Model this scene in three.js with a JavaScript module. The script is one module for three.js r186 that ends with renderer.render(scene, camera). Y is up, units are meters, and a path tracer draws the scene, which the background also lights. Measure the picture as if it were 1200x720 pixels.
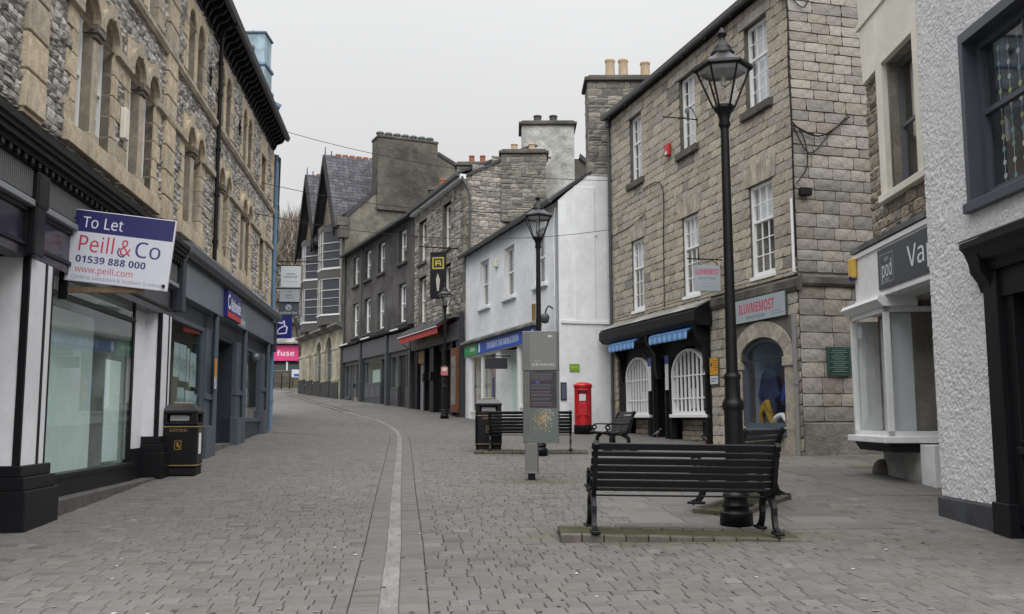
import * as THREE from 'three';
import { RoundedBoxGeometry } from 'three/addons/geometries/RoundedBoxGeometry.js';

// ---------------------------------------------------------------- camera, sky, sun, exposure
const scene = new THREE.Scene();
const EYE = 1.52;
const camera = new THREE.PerspectiveCamera(2 * Math.atan(360 / 1110) * 180 / Math.PI, 1024 / 614, 0.1, 1500);
camera.position.set(0, EYE, 0);
camera.rotation.order = 'YXZ';
camera.rotation.set(6.68 * Math.PI / 180, 0, -0.2 * Math.PI / 180);
camera.updateMatrixWorld(true);
const renderer = new THREE.WebGLRenderer({ antialias: true });
renderer.toneMapping = THREE.LinearToneMapping;
renderer.toneMappingExposure = 2.95;
renderer.shadowMap.enabled = true;
{
  // plain overcast: an even pale grey that brightens slowly towards the zenith
  const w = 128, h = 64, d = new Float32Array(w * h * 4);
  for (let j = 0; j < h; j++) for (let i = 0; i < w; i++) {
    const el = (j + 0.5) / h * Math.PI - Math.PI / 2, s = Math.max(0, Math.sin(el));
    const l = el > -0.05 ? 0.226 * (1 + 1.5 * s * s) : 0.065, k = (j * w + i) * 4;
    const wv = 1 + 0.012 * Math.sin(i / w * Math.PI * 4 + 1.3) * Math.cos(el * 3) + 0.014 * Math.sin(i / w * Math.PI * 22 + Math.sin(el * 9) * 2) * Math.sin(el * 14 + i * .16);
    d[k] = l * wv * 0.995; d[k + 1] = l * wv; d[k + 2] = l * wv * 1.012; d[k + 3] = 1;
  }
  const t = new THREE.DataTexture(d, w, h, THREE.RGBAFormat, THREE.FloatType);
  t.mapping = THREE.EquirectangularReflectionMapping; t.magFilter = THREE.LinearFilter; t.minFilter = THREE.LinearFilter; t.needsUpdate = true;
  scene.background = t; scene.environment = t;
}
const sun = new THREE.DirectionalLight(new THREE.Color(1, 0.985, 0.96), 1.5);
sun.position.set(5, 46, 6); sun.target.position.set(0, 0, -20); scene.add(sun, sun.target);
sun.castShadow = true; sun.shadow.radius = 150; sun.shadow.mapSize.set(2048, 2048);
Object.assign(sun.shadow.camera, { left: -50, right: 50, top: 60, bottom: -40, near: 1, far: 160 });

// ---------------------------------------------------------------- small helpers
function rng(s) { return () => { s |= 0; s = s + 0x6D2B79F5 | 0; let t = Math.imul(s ^ s >>> 15, 1 | s); t = t + Math.imul(t ^ t >>> 7, 61 | t) ^ t; return ((t ^ t >>> 14) >>> 0) / 4294967296; }; }
const R0 = rng(77);
const ss = (a, b, x) => { const t = Math.min(1, Math.max(0, (x - a) / (b - a))); return t * t * (3 - 2 * t); };
const lerp = (a, b, t) => a + (b - a) * t;
const C = (r, g, b) => new THREE.Color().setRGB(r, g, b);
// tileable value noise
function noiseField(n, cells, seed) {
  const r = rng(seed), gx = new Float32Array(cells * cells); for (let i = 0; i < gx.length; i++) gx[i] = r();
  const o = new Float32Array(n * n);
  for (let j = 0; j < n; j++) for (let i = 0; i < n; i++) {
    const x = i / n * cells, y = j / n * cells, xi = x | 0, yi = y | 0; let fx = x - xi, fy = y - yi; fx = fx * fx * (3 - 2 * fx); fy = fy * fy * (3 - 2 * fy);
    const a = gx[yi * cells + xi], b = gx[yi * cells + (xi + 1) % cells], c = gx[(yi + 1) % cells * cells + xi], e = gx[(yi + 1) % cells * cells + (xi + 1) % cells];
    o[j * n + i] = lerp(lerp(a, b, fx), lerp(c, e, fx), fy);
  }
  return o;
}
function fbm(n, list, seed) { // list of [cells, weight]
  const o = new Float32Array(n * n); let W = 0;
  list.forEach(([c, w], k) => { const f = noiseField(n, c, seed + k * 13); for (let i = 0; i < o.length; i++) o[i] += f[i] * w; W += w; });
  for (let i = 0; i < o.length; i++) o[i] /= W; return o;
}
function greyTex(n, f, lo, hi, srgb, rep) {
  const d = new Uint8Array(n * n * 4); let mn = 1e9, mx = -1e9; for (const v of f) { mn = Math.min(mn, v); mx = Math.max(mx, v); }
  for (let i = 0; i < n * n; i++) { const v = Math.round(255 * (lo + (hi - lo) * (f[i] - mn) / (mx - mn))); d[i * 4] = d[i * 4 + 1] = d[i * 4 + 2] = v; d[i * 4 + 3] = 255; }
  const t = new THREE.DataTexture(d, n, n); t.magFilter = THREE.LinearFilter; t.minFilter = THREE.LinearMipmapLinearFilter; t.generateMipmaps = true;
  t.wrapS = t.wrapT = THREE.RepeatWrapping; if (srgb) t.colorSpace = THREE.SRGBColorSpace; t.repeat.set(1 / rep, 1 / rep); t.needsUpdate = true; return t;
}
const fGrain = fbm(512, [[8, .7], [32, .8], [96, 1], [200, 1]], 5);
const fBlotch = fbm(512, [[3, 1], [7, 1], [19, .7], [60, .45], [150, .35]], 9);
const fPebble = fbm(512, [[30, .25], [72, 1], [120, .8], [230, .4]], 21);
const fStreak = (() => { const n = 512, a = noiseField(n, 64, 3), b = noiseField(n, 8, 4), o = new Float32Array(n * n); for (let j = 0; j < n; j++) for (let i = 0; i < n; i++) o[j * n + i] = a[(j >> 4) * n + i] * .6 + b[j * n + i] + fGrain[j * n + i] * .6; return o; })();
const T = {
  grain: greyTex(512, fGrain, .72, 1, true, 1.1), blotch: greyTex(512, fBlotch, .55, 1, true, 2.7), blotchBig: greyTex(512, fBlotch, .5, 1, true, 6.3),
  soft: greyTex(512, fBlotch, .88, 1, true, 3.1), stone: greyTex(512, fbm(512, [[4, 1], [12, 1], [40, .9], [120, .9]], 31), .62, 1, true, 1),
  sett: greyTex(512, fbm(512, [[4, 1], [12, .8], [40, .9], [120, 1.1]], 37), .8, 1, true, 1),
  bGrain: greyTex(512, fGrain, 0, 1, false, 1.1), bPebble: greyTex(512, fPebble, 0, 1, false, 1.6), bBlotch: greyTex(512, fBlotch, 0, 1, false, 1.3), streak: greyTex(512, fStreak, .6, 1, true, 2.3),
};
function mat(r, g, b, o = {}) { return new THREE.MeshStandardMaterial(Object.assign({ color: C(r, g, b), roughness: .85 }, o)); }
function phys(r, g, b, o = {}) { return new THREE.MeshPhysicalMaterial(Object.assign({ color: C(r, g, b), roughness: .85 }, o)); }
const M = {
  black: phys(.008, .008, .010, { roughness: .42, specularIntensity: .45 }), blackMatt: phys(.012, .012, .014, { roughness: .6, map: T.grain, specularIntensity: .45 }), iron: phys(.006, .006, .0075, { roughness: .42, bumpMap: T.bGrain, bumpScale: .0006, specularIntensity: .5 }),
  whitePaint: mat(.80, .81, .83, { roughness: .5, map: T.soft }), cream: mat(.80, .77, .67, { roughness: .6, map: T.soft }), sashWhite: mat(.78, .79, .79, { roughness: .45 }),
  greyPaint: mat(.085, .105, .14, { roughness: .45, map: T.soft }), slateBlue: mat(.075, .095, .118, { roughness: .42, map: T.soft }), slateDark: mat(.028, .036, .05, { roughness: .45, map: T.soft }), navyFascia: mat(.022, .022, .036, { roughness: .22, map: T.soft }),
  room: mat(.24, .23, .21, { map: T.soft }), roomMid: mat(.42, .40, .36, { map: T.soft }), roomPale: mat(.42, .46, .46, { map: T.soft }), blind: mat(.62, .65, .68),
  glass: new THREE.MeshPhysicalMaterial({ color: 0xffffff, transmission: 1, thickness: 0, roughness: .015, ior: 1.52 }),
  shopGlass: new THREE.MeshPhysicalMaterial({ color: C(.88, .95, .93), transmission: 1, thickness: 0, roughness: .01, ior: 1.55 }),
  lead: mat(.16, .17, .18, { roughness: .55, map: T.blotch }), slate: mat(.055, .056, .066, { roughness: .6, map: T.blotch }), gutter: mat(.06, .062, .066, { roughness: .5 }),
  ashlar: mat(.36, .30, .22, { map: T.blotch, bumpMap: T.bGrain, bumpScale: .002 }), ashlarGrey: mat(.25, .225, .185, { map: T.blotch, bumpMap: T.bGrain, bumpScale: .002 }),
  mortar: mat(.36, .33, .28, { map: T.blotch, bumpMap: T.bGrain, bumpScale: .004 }), mortarDark: mat(.16, .147, .128, { map: T.blotch, bumpMap: T.bGrain, bumpScale: .004 }),
  darkStone: mat(.15, .138, .118, { map: T.blotch, bumpMap: T.bBlotch, bumpScale: .01 }),
  terracotta: mat(.36, .13, .08, { map: T.grain }), potCream: mat(.55, .43, .30, { map: T.grain }), pavBed: mat(.07, .066, .06, { map: T.grain }), roofDark: mat(.02, .02, .022),
};
const usedNames = new Map();
function numbered(n) { const k = (usedNames.get(n) || 0); usedNames.set(n, k + 1); return k ? n + '_' + String(k).padStart(3, '0') : n; }
function shadow(o) { o.castShadow = true; o.receiveShadow = true; return o; }
function grp(name, parent) { const o = new THREE.Group(); o.name = name; parent.add(o); return o; }
function thing(name, label, category, [x, y, z] = [0, 0, 0], turn = 0, group) {
  const o = grp(numbered(name), scene); o.position.set(x, y, z); o.rotation.y = turn; o.userData = { label, category }; if (group) o.userData.group = group; return o;
}
function struct(o) { o.userData.kind = 'structure'; return o; }
// geometry merging: everything non-indexed with position, normal, uv
function NI(g) { const o = g.index ? g.toNonIndexed() : g; return o; }
function merge(list) {
  list = list.flat(9).map(NI); let n = 0; for (const g of list) n += g.attributes.position.count;
  const p = new Float32Array(n * 3), q = new Float32Array(n * 3), u = new Float32Array(n * 2); let k = 0;
  for (const g of list) { const c = g.attributes.position.count; p.set(g.attributes.position.array.subarray(0, c * 3), k * 3); q.set(g.attributes.normal.array.subarray(0, c * 3), k * 3); if (g.attributes.uv) u.set(g.attributes.uv.array.subarray(0, c * 2), k * 2); k += c; }
  const o = new THREE.BufferGeometry(); o.setAttribute('position', new THREE.BufferAttribute(p, 3)); o.setAttribute('normal', new THREE.BufferAttribute(q, 3)); o.setAttribute('uv', new THREE.BufferAttribute(u, 2)); return o;
}
function each(name, list, m, parent) { return list.map((g) => mesh(name, g, m, parent)); }
function mesh(name, geo, m, parent) { const g = Array.isArray(geo) ? merge(geo) : geo; const o = shadow(new THREE.Mesh(g, m)); o.name = name; parent.add(o); return o; }
// box given by its bounds, uv in metres
function bx(x0, x1, y0, y1, z0, z1) {
  if (x0 > x1) [x0, x1] = [x1, x0]; if (y0 > y1) [y0, y1] = [y1, y0]; if (z0 > z1) [z0, z1] = [z1, z0];
  const P = [], N = [], U = [];
  const q = (a, b, c, d, n, ui, vi) => { for (const v of [a, b, c, a, c, d]) { P.push(...v); N.push(...n); U.push(v[ui], v[vi]); } };
  q([x0, y0, z1], [x1, y0, z1], [x1, y1, z1], [x0, y1, z1], [0, 0, 1], 0, 1); q([x1, y0, z0], [x0, y0, z0], [x0, y1, z0], [x1, y1, z0], [0, 0, -1], 0, 1);
  q([x1, y0, z1], [x1, y0, z0], [x1, y1, z0], [x1, y1, z1], [1, 0, 0], 2, 1); q([x0, y0, z0], [x0, y0, z1], [x0, y1, z1], [x0, y1, z0], [-1, 0, 0], 2, 1);
  q([x0, y1, z1], [x1, y1, z1], [x1, y1, z0], [x0, y1, z0], [0, 1, 0], 0, 2); q([x0, y0, z0], [x1, y0, z0], [x1, y0, z1], [x0, y0, z1], [0, -1, 0], 0, 2);
  const g = new THREE.BufferGeometry(); g.setAttribute('position', new THREE.Float32BufferAttribute(P, 3)); g.setAttribute('normal', new THREE.Float32BufferAttribute(N, 3)); g.setAttribute('uv', new THREE.Float32BufferAttribute(U, 2)); return g;
}
function rb(x0, x1, y0, y1, z0, z1, r = .01) { const w = x1 - x0, h = y1 - y0, d = z1 - z0; const g = new RoundedBoxGeometry(w, h, d, 1, Math.min(r, w * .49, h * .49, d * .49)); g.translate((x0 + x1) / 2, (y0 + y1) / 2, (z0 + z1) / 2); const p = g.attributes.position, n = g.attributes.normal, q = g.attributes.uv; for (let i = 0; i < p.count; i++) { const ax = Math.abs(n.getX(i)), ay = Math.abs(n.getY(i)), az = Math.abs(n.getZ(i)); if (az >= ax && az >= ay) q.setXY(i, p.getX(i), p.getY(i)); else if (ax >= ay) q.setXY(i, p.getZ(i), p.getY(i)); else q.setXY(i, p.getX(i), p.getZ(i)); } return g; }
function shapeOf(pts) { const s = new THREE.Shape(); pts.forEach(([x, y], i) => i ? s.lineTo(x, y) : s.moveTo(x, y)); s.closePath(); return s; }
// profile [[z,y]...] swept along x
function prism(pts, x0, x1) { const s = shapeOf(pts.map(([z, y]) => [-z, y])); const g = new THREE.ExtrudeGeometry(s, { depth: x1 - x0, bevelEnabled: false }); g.rotateY(Math.PI / 2); g.translate(x0, 0, 0); return g; }
function plate(pts, z0, z1, holes = [], bevel = 0) { const s = shapeOf(pts); for (const h of holes) s.holes.push(h); const g = new THREE.ExtrudeGeometry(s, { depth: z1 - z0 - 2 * bevel, bevelEnabled: bevel > 0, bevelSize: bevel, bevelThickness: bevel, bevelSegments: 1, curveSegments: 10 }); g.translate(0, 0, z0 + bevel); return g; }
const rect = (x0, x1, y0, y1) => [[x0, y0], [x1, y0], [x1, y1], [x0, y1]];
function holeRect(x0, x1, y0, y1) { const p = new THREE.Path(); p.moveTo(x0, y0); p.lineTo(x0, y1); p.lineTo(x1, y1); p.lineTo(x1, y0); p.closePath(); return p; }
function archPts(x0, x1, y0, ys, rise, n = 10) { const o = [[x0, y0], [x1, y0]]; const c = (x0 + x1) / 2, a = (x1 - x0) / 2; for (let i = 0; i <= n; i++) { const t = Math.PI * i / n; o.push([c + a * Math.cos(t), ys + rise * Math.sin(t)]); } return o; }
function holeArch(x0, x1, y0, ys, rise) { const p = new THREE.Path(); const q = archPts(x0, x1, y0, ys, rise).reverse(); q.forEach(([x, y], i) => i ? p.lineTo(x, y) : p.moveTo(x, y)); p.closePath(); return p; }
function ring(c, ys, r0, r1, rise0, rise1, z0, z1, a0 = 0, a1 = Math.PI, n = 12) { const o = []; for (let i = 0; i <= n; i++) { const t = a0 + (a1 - a0) * i / n; o.push([c + r1 * Math.cos(t), ys + rise1 * Math.sin(t)]); } for (let i = n; i >= 0; i--) { const t = a0 + (a1 - a0) * i / n; o.push([c + r0 * Math.cos(t), ys + rise0 * Math.sin(t)]); } return plate(o, z0, z1); }
function tube(pts, r, seg = 6, n) { const c = new THREE.CatmullRomCurve3(pts.map((p) => new THREE.Vector3(...p)), false, 'centripetal'); return new THREE.TubeGeometry(c, n || pts.length * 4, r, seg, false); }
function cyl(x, y0, y1, z, r0, r1 = r0, n = 14) { const g = new THREE.CylinderGeometry(r1, r0, y1 - y0, n); g.translate(x, (y0 + y1) / 2, z); return g; }
function lathe(pts, n = 20) { return new THREE.LatheGeometry(pts.map(([r, y]) => new THREE.Vector2(r, y)), n); }
function at(g, x, y, z, ry = 0) { if (ry) g.rotateY(ry); g.translate(x, y, z); return g; }
// flat print: canvas drawn by fn on a thin board front
function print(w, h, px, fn) { const c = document.createElement('canvas'); c.width = px; c.height = Math.round(px * h / w); const x = c.getContext('2d'); fn(x, c.width, c.height); const t = new THREE.CanvasTexture(c); t.colorSpace = THREE.SRGBColorSpace; t.anisotropy = 4; return t; }
function printMesh(name, w, h, px, fn, parent, [x, y, z] = [0, 0, 0], ry = 0, rough = .45) { const o = mesh(name, new THREE.PlaneGeometry(w, h), new THREE.MeshStandardMaterial({ map: print(w, h, px, fn), roughness: rough }), parent); o.position.set(x, y, z); o.rotation.y = ry; return o; }
function fitText(x, s, cx, cy, w, font, size, col, align = 'center') { x.fillStyle = col; x.textAlign = align; x.textBaseline = 'middle'; x.font = font.replace('$', size); const m = x.measureText(s).width; x.save(); x.translate(cx, cy); if (w) x.scale(w / m, 1); x.fillText(s, 0, 0); x.restore(); }

// ---------------------------------------------------------------- terrain
function gBase(d) { if (d < 30) return .0352 * d; if (d < 42) { const t = d - 30; return 1.056 + .0352 * t + .5 * (.0228 / 12) * t * t; } return 1.056 + .4224 + .1368 + .058 * (d - 42); }
const G = (x, d) => gBase(d) + .05 * Math.max(0, -x - 4) * ss(12, 28, d) * (1 - ss(32, 46, d));
const chan = [[-.2, 1], [-.84, 6.55], [-1.13, 9.2], [-1.62, 13.35], [-2.29, 19.25], [-2.93, 24.8], [-3.31, 28], [-3.85, 31.6], [-4.45, 34.45], [-5.52, 38.45], [-6.85, 42.4], [-8.52, 47.45], [-9.75, 50.9], [-12.25, 58.05], [-17.8, 74.75]];
function chanX(d) { for (let i = 1; i < chan.length; i++) if (d <= chan[i][1]) { const a = chan[i - 1], b = chan[i]; return lerp(a[0], b[0], (d - a[1]) / (b[1] - a[1])); } return -18; }
const pl = (list, d) => { for (let i = 1; i < list.length; i++) if (d <= list[i][1]) { const a = list[i - 1], b = list[i]; return lerp(a[0], b[0], (d - a[1]) / (b[1] - a[1])); } return list[list.length - 1][0]; };
const leftEdge = (d) => pl([[-4.7, 2], [-7.3, 28.2], [-7.4, 28.4], [-9.2, 30], [-14, 47], [-30, 110]], d);
const rightEdge = (d) => pl([[5.1, 2], [4.98, 11.0], [6.3, 11.05], [6.3, 16.0], [9.5, 16.05], [9.5, 20.6], [6.1, 20.8], [3.4, 30.4], [1.5, 30.41], [-2.0, 40.9], [-5.05, 48.8], [-11, 62], [-16.4, 74], [-22, 86]], d);
function worldG(x, d) { return new THREE.Vector3(x, G(x, d), -d); }
function slopeQuat(x, d, yaw) {
  const e = .3, n = new THREE.Vector3(-(G(x + e, d) - G(x - e, d)) / (2 * e), 1, (G(x, d + e) - G(x, d - e)) / (2 * e)).normalize();
  const q = new THREE.Quaternion().setFromUnitVectors(new THREE.Vector3(0, 1, 0), n); return q.multiply(new THREE.Quaternion().setFromAxisAngle(new THREE.Vector3(0, 1, 0), yaw));
}
const proj3 = (() => { const v = new THREE.Vector3(); const pm = camera.projectionMatrix.clone(), vi = camera.matrixWorldInverse; camera.updateProjectionMatrix(); return (x, y, z) => { v.set(x, y, z).applyMatrix4(camera.matrixWorldInverse); const dist = -v.z; v.applyMatrix4(camera.projectionMatrix); return [v.x, v.y, dist]; }; })();
{
  // the ground sheet: reaches the horizon, follows the street's rise
  const xs = [], ds = []; for (let x = -400; x < -60; x += 40) xs.push(x); for (let x = -60; x <= 40; x += 1) xs.push(x); for (let x = 80; x <= 400; x += 40) xs.push(x);
  for (const d of [-200, -100, -40, -15]) ds.push(d); for (let d = -5; d <= 100; d += .75) ds.push(d); for (let d = 104; d <= 500; d += 22) ds.push(d);
  const P = [], I = [], U = []; for (const d of ds) for (const x of xs) { const k = d > 30 ? 0 : .03; P.push(x, G(x, Math.min(d, 112)) - .032, -d); U.push(x, d); }
  const w = xs.length; for (let j = 0; j < ds.length - 1; j++) for (let i = 0; i < w - 1; i++) { const a = j * w + i; I.push(a, a + 1, a + w, a + 1, a + w + 1, a + w); }
  const g = new THREE.BufferGeometry(); g.setAttribute('position', new THREE.Float32BufferAttribute(P, 3)); g.setAttribute('uv', new THREE.Float32BufferAttribute(U, 2)); g.setIndex(I); g.computeVertexNormals();
  struct(mesh('ground', g, M.pavBed, scene));
}
// ---------------------------------------------------------------- paving: setts, flags, drainage channel
const moss = [[1.7, 9.7, 1.5, .55, 1], [2.9, 11.4, 1.2, .7, .6], [.45, 15.1, 1.0, .5, .8], [.4, 21.2, 1.6, .5, .6], [6.2, 16.6, 1.4, 1.2, 1.0], [3.9, 9.2, .9, .5, .5], [7.2, 19.6, 1.8, .6, .7], [-5.0, 11, .6, 3, .25]];
const mossN = noiseField(256, 48, 61), mossN2 = noiseField(256, 12, 62);
function mossAt(x, d) { let m = 0; for (const [mx, md, rx, rd, k] of moss) { const q = ((x - mx) / rx) ** 2 + ((d - md) / rd) ** 2; if (q < 2.2) m = Math.max(m, k * (1 - q / 2.2)); } if (!m) return 0; const ix = ((x * 40 | 0) & 255), iy = ((d * 40 | 0) & 255); const n = mossN[iy * 256 + ix] * .6 + mossN2[(iy * 3 & 255) * 256 + (ix * 3 & 255)] * .4; return Math.max(0, Math.min(1, (m * 1.5 + n - 1.0) * 1.6)); }
const patchN = noiseField(256, 10, 71);
function paveColor(x, d, r, o) {
  const p = patchN[(((d * 9 | 0) & 255) * 256 + ((x * 9 | 0) & 255))];
  const q5 = mossN2[(((d * 5 + 90 | 0) & 255) * 256 + ((x * 5 + 70 | 0) & 255))], v = 1.22 * (.86 + .20 * r() + .22 * (p - .5) + .16 * (q5 - .5)) * (r() < .04 ? .72 : 1) * (r() < .03 ? 1.22 : 1), t = r();
  o.setRGB(.112 * v * (1 + .05 * t), .108 * v, .103 * v * (1.03 - .08 * t)); const m = mossAt(x, d);
  if (m > 0) o.lerp(C(.075, .082, .032), m * .5); return o;
}
const pavement = struct(grp('pavement', scene));
// a sett: chamfered top, sides down to the bed; unit size 1 x 1 on plan, top at y 0, 5 cm deep
function settGeo(seed) {
  const r = rng(seed), c = .045, j = () => (r() - .5) * .05, top = [], low = [];
  for (const [x, z] of [[-.5, .5], [.5, .5], [.5, -.5], [-.5, -.5]]) { low.push([x + j() * .5, z + j() * .5]); }
  low.forEach(([x, z]) => top.push([x - Math.sign(x) * c, z - Math.sign(z) * c * 1.1]));
  const P = []; const Y = [0, 0, 0, 0].map(() => -.004 * r()); const tri = (a, b, d) => P.push(...a, ...b, ...d), quad = (a, b, d, e) => { tri(a, b, d); tri(a, d, e); };
  const tp = top.map(([x, z], i) => [x, Y[i], z]), md = low.map(([x, z]) => [x, -.007, z]), bt = low.map(([x, z]) => [x, -.05, z]);
  quad(tp[0], tp[1], tp[2], tp[3]); for (let i = 0; i < 4; i++) { const k = (i + 1) % 4; quad(md[i], md[k], tp[k], tp[i]); quad(bt[i], bt[k], md[k], md[i]); }
  const g = new THREE.BufferGeometry(); g.setAttribute('position', new THREE.Float32BufferAttribute(P, 3)); const U = []; for (let i = 0; i < P.length; i += 3) U.push(P[i] * .3 + seed * .17, P[i + 2] * .3 + seed * .31); g.setAttribute('uv', new THREE.Float32BufferAttribute(U, 2)); g.computeVertexNormals(); return g;
}
const settGeos = [1, 2, 3, 4].map(settGeo);
const setts = []; // {x,d,w,l,yaw,y}
{
  const r = rng(404), k = -.116, yaw0 = Math.atan(k), ca = Math.cos(yaw0), sa = Math.sin(yaw0);
  const flagZone = (x, d) => (d > 10.05 && d < 13.2 && x > 1.05 && x < 3.5 && !(d > 12 && x > 3)) || (d > 16.15 && d < 20.9 && x > 5.6) || (d > 13.0 && d < 20.4 && x > 5.0 + .06 * (d - 13)) ;
  // rows run across the street, square to the channel
  for (let s = 3.2, row = 0; s < 88; row++) {
    const depth = s < 40 ? .15 + .02 * r() : .30, rowD = s + depth / 2;
    // across coordinate q: point = (q, rowD) turned a little; x = q*ca + ..., keep d nearly constant
    const xa = leftEdge(rowD) - .1, xb = rightEdge(rowD) + .15; let q = xa - r() * .2;
    const cx = chanX(rowD), cuts = [[cx - .274, cx + .274]];
    while (q < xb) {
      let w = (s < 40 ? .12 + .10 * r() : .26 + .12 * r()); let x0 = q, x1 = q + w; q = x1;
      for (const [a, b] of cuts) { if (x0 < a && x1 > a - .06) { x1 = a; q = b; } else if (x0 >= a && x0 < b) { x0 = b; x1 = Math.max(x1, b + .12); q = x1; } }
      if (x1 - x0 < .05) continue;
      const x = (x0 + x1) / 2, dd = rowD - (x - cx) * k * (rowD < 28 ? 1 : .4); // rows lean with the street
      if (dd < 3 || x < leftEdge(dd) - .3 || x > rightEdge(dd) + .3) continue;
      if (dd < 34) { const [px, py] = proj3(x, G(x, dd), -dd); if (Math.abs(px) > 1.25 || py < -1.3) continue; }
      setts.push({ x, d: dd, w: x1 - x0 - .005, l: depth - .005, yaw: rowD < 28 ? yaw0 * -1 : 0, y: (r() - .5) * .004 - (r() < .02 ? .006 : 0), tilt: (r() - .5) * .016 });
    }
    s += depth;
  }
  // soldier courses beside the channel
  for (const side of [-1, 1]) for (let d = 4; d < 46; d += .105) { const cx = chanX(d), tx = (chanX(d + .2) - chanX(d - .2)) / .4; setts.push({ x: cx + side * .171, d, w: .204, l: .1015, yaw: -Math.atan(tx), y: (r() - .5) * .002, tilt: 0 }); }
  const flag = (x, d, w, l, yaw, y = 0) => setts.push({ x, d, w, l, yaw, y, tilt: (r() - .5) * .006, flag: 1 });
  for (let d = 10.1, row = 0; d < 13.2; d += .46, row++) for (let x = 1.1 + (row % 2) * .2; x < 3.5;) { const w = .45 + .3 * r(); if ([0, .5, 1].some((q) => flagZone(x + w * q, d + .22))) flag(x + w / 2, d + .22, w - .012, .448, 0, .010); x += w; }
  for (let d = 13.0, row = 0; d < 20.9; d += .5, row++) for (let x = 4.6 + r() * .3; x < 10;) { const w = .5 + .45 * r(); if ([0, .5, 1].some((q) => flagZone(x + w * q, d + .25)) && x < rightEdge(d + .25) + .3) flag(x + w / 2, d + .25, w - .014, .486, 0, .010); x += w; }
  const tones = []; const tr = rng(8); for (let i = 0; i < 9; i++) { const m = mat(1, 1, 1, { map: T.sett, roughness: .8, bumpMap: T.bGrain, bumpScale: .002 }); m.userData = {}; tones.push(m); }
  const base = []; for (let i = 0; i < 9; i++) { const v = .92 + .07 * i, t = (i * 5 % 9) / 9; tones[i].color.setRGB(.112 * v * (1 + .05 * t), .108 * v, .103 * v * (1.03 - .08 * t)); }
  const score = (s) => { const y = G(s.x, s.d), [px, py, dist] = proj3(s.x, y, -s.d); if (Math.abs(px) > 1.02 || py < -1.02) return 0; return s.w * s.l * (EYE - y + .0352 * s.d) / (dist * dist * dist); };
  setts.forEach((s) => s.score = score(s)); setts.sort((a, b) => b.score - a.score);
  const m4 = new THREE.Matrix4(), sc = new THREE.Vector3(), ps = new THREE.Vector3(), col = new THREE.Color(), cr = rng(99);
  const mossM = mat(.098, .10, .062, { map: T.stone, roughness: .95 });
  const place = (s) => { ps.set(s.x, G(s.x, s.d) + s.y, -s.d); const q = slopeQuat(s.x, s.d, s.yaw); q.multiply(new THREE.Quaternion().setFromAxisAngle(new THREE.Vector3(1, 0, 0), s.tilt || 0)); sc.set(s.w, 1, s.l); return m4.compose(ps, q, sc); };
  const buckets = settGeos.map(() => []);
  setts.forEach((s, i) => {
    if (i < 300) {
      paveColor(s.x, s.d, cr, col); const green = col.g > col.r * 1.02; let bi = 0, bd = 9; tones.forEach((t, k) => { const e = Math.abs(t.color.r - col.r) + Math.abs(t.color.b - col.b); if (e < bd) { bd = e; bi = k; } });
      const o = shadow(new THREE.Mesh(settGeos[i % 4], green ? mossM : tones[bi])); o.name = s.flag ? 'flagstone' : 'paver'; place(s).decompose(o.position, o.quaternion, o.scale); pavement.add(o);
    } else buckets[i % 4].push(s);
  });
  const fieldM = mat(1, 1, 1, { map: T.sett, roughness: .8, bumpMap: T.bGrain, bumpScale: .002 });
  buckets.forEach((b, k) => { const im = new THREE.InstancedMesh(settGeos[k], fieldM, b.length); b.forEach((s, i) => { im.setMatrixAt(i, place(s)); im.setColorAt(i, paveColor(s.x, s.d, cr, col)); }); im.name = 'paver_field'; im.userData.kind = 'stuff'; shadow(im); pavement.add(im); });
  // drainage channel: pale slabs end to end
  const cm = [.24, .27, .215].map((v) => mat(v * 1.02, v, v * .95, { map: T.stone, roughness: .75, bumpMap: T.bGrain, bumpScale: .002 })); let n = 0;
  const chn = struct(grp('drainage_channel', scene)), slab = rb(-.5, .5, -.06, .001, -.5, .5, .02);
  for (let d = 4.5; d < 75;) { const l = d < 30 ? .72 : 1.4, dm = d + l / 2, tx = (chanX(dm + .3) - chanX(dm - .3)) / .6, k = Math.sqrt(1 + tx * tx), x = chanX(dm); const o = shadow(new THREE.Mesh(slab, cm[n++ % 3])); o.name = 'channel_slab'; o.position.set(x, G(x, dm) + .001, -dm); o.quaternion.copy(slopeQuat(x, dm, -Math.atan(tx))); o.scale.set(.135, 1, l * k - .008); chn.add(o); d += l; }
}
// small pale litter specks and leaves on the setts
{
  const r = rng(515), geo = new THREE.CircleGeometry(1, 5); geo.rotateX(-Math.PI / 2); const im = new THREE.InstancedMesh(geo, mat(1, 1, 1), 520), m4 = new THREE.Matrix4();
  for (let i = 0; i < 520; i++) { const d = 6.5 + 16 * r() ** 1.6, x = lerp(leftEdge(d) + .3, Math.min(4.7, rightEdge(d) - .3), r()), s = i < 150 ? .006 + .014 * r() : .008 + .016 * r(); m4.compose(new THREE.Vector3(x, G(x, d) + .006, -d), slopeQuat(x, d, r() * 6), new THREE.Vector3(s, 1, s * (.5 + r()))); im.setMatrixAt(i, m4); im.setColorAt(i, i < 150 ? (r() < .45 ? C(.5, .5, .47) : C(.06, .045, .03)) : (r() < .5 ? C(.17, .165, .155) : C(.065, .062, .06))); }
  im.name = 'pavement_litter'; im.userData = { kind: 'stuff', label: 'tiny pale specks and dark leaf bits scattered over the setts', category: 'litter' }; scene.add(shadow(im));
}

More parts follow.
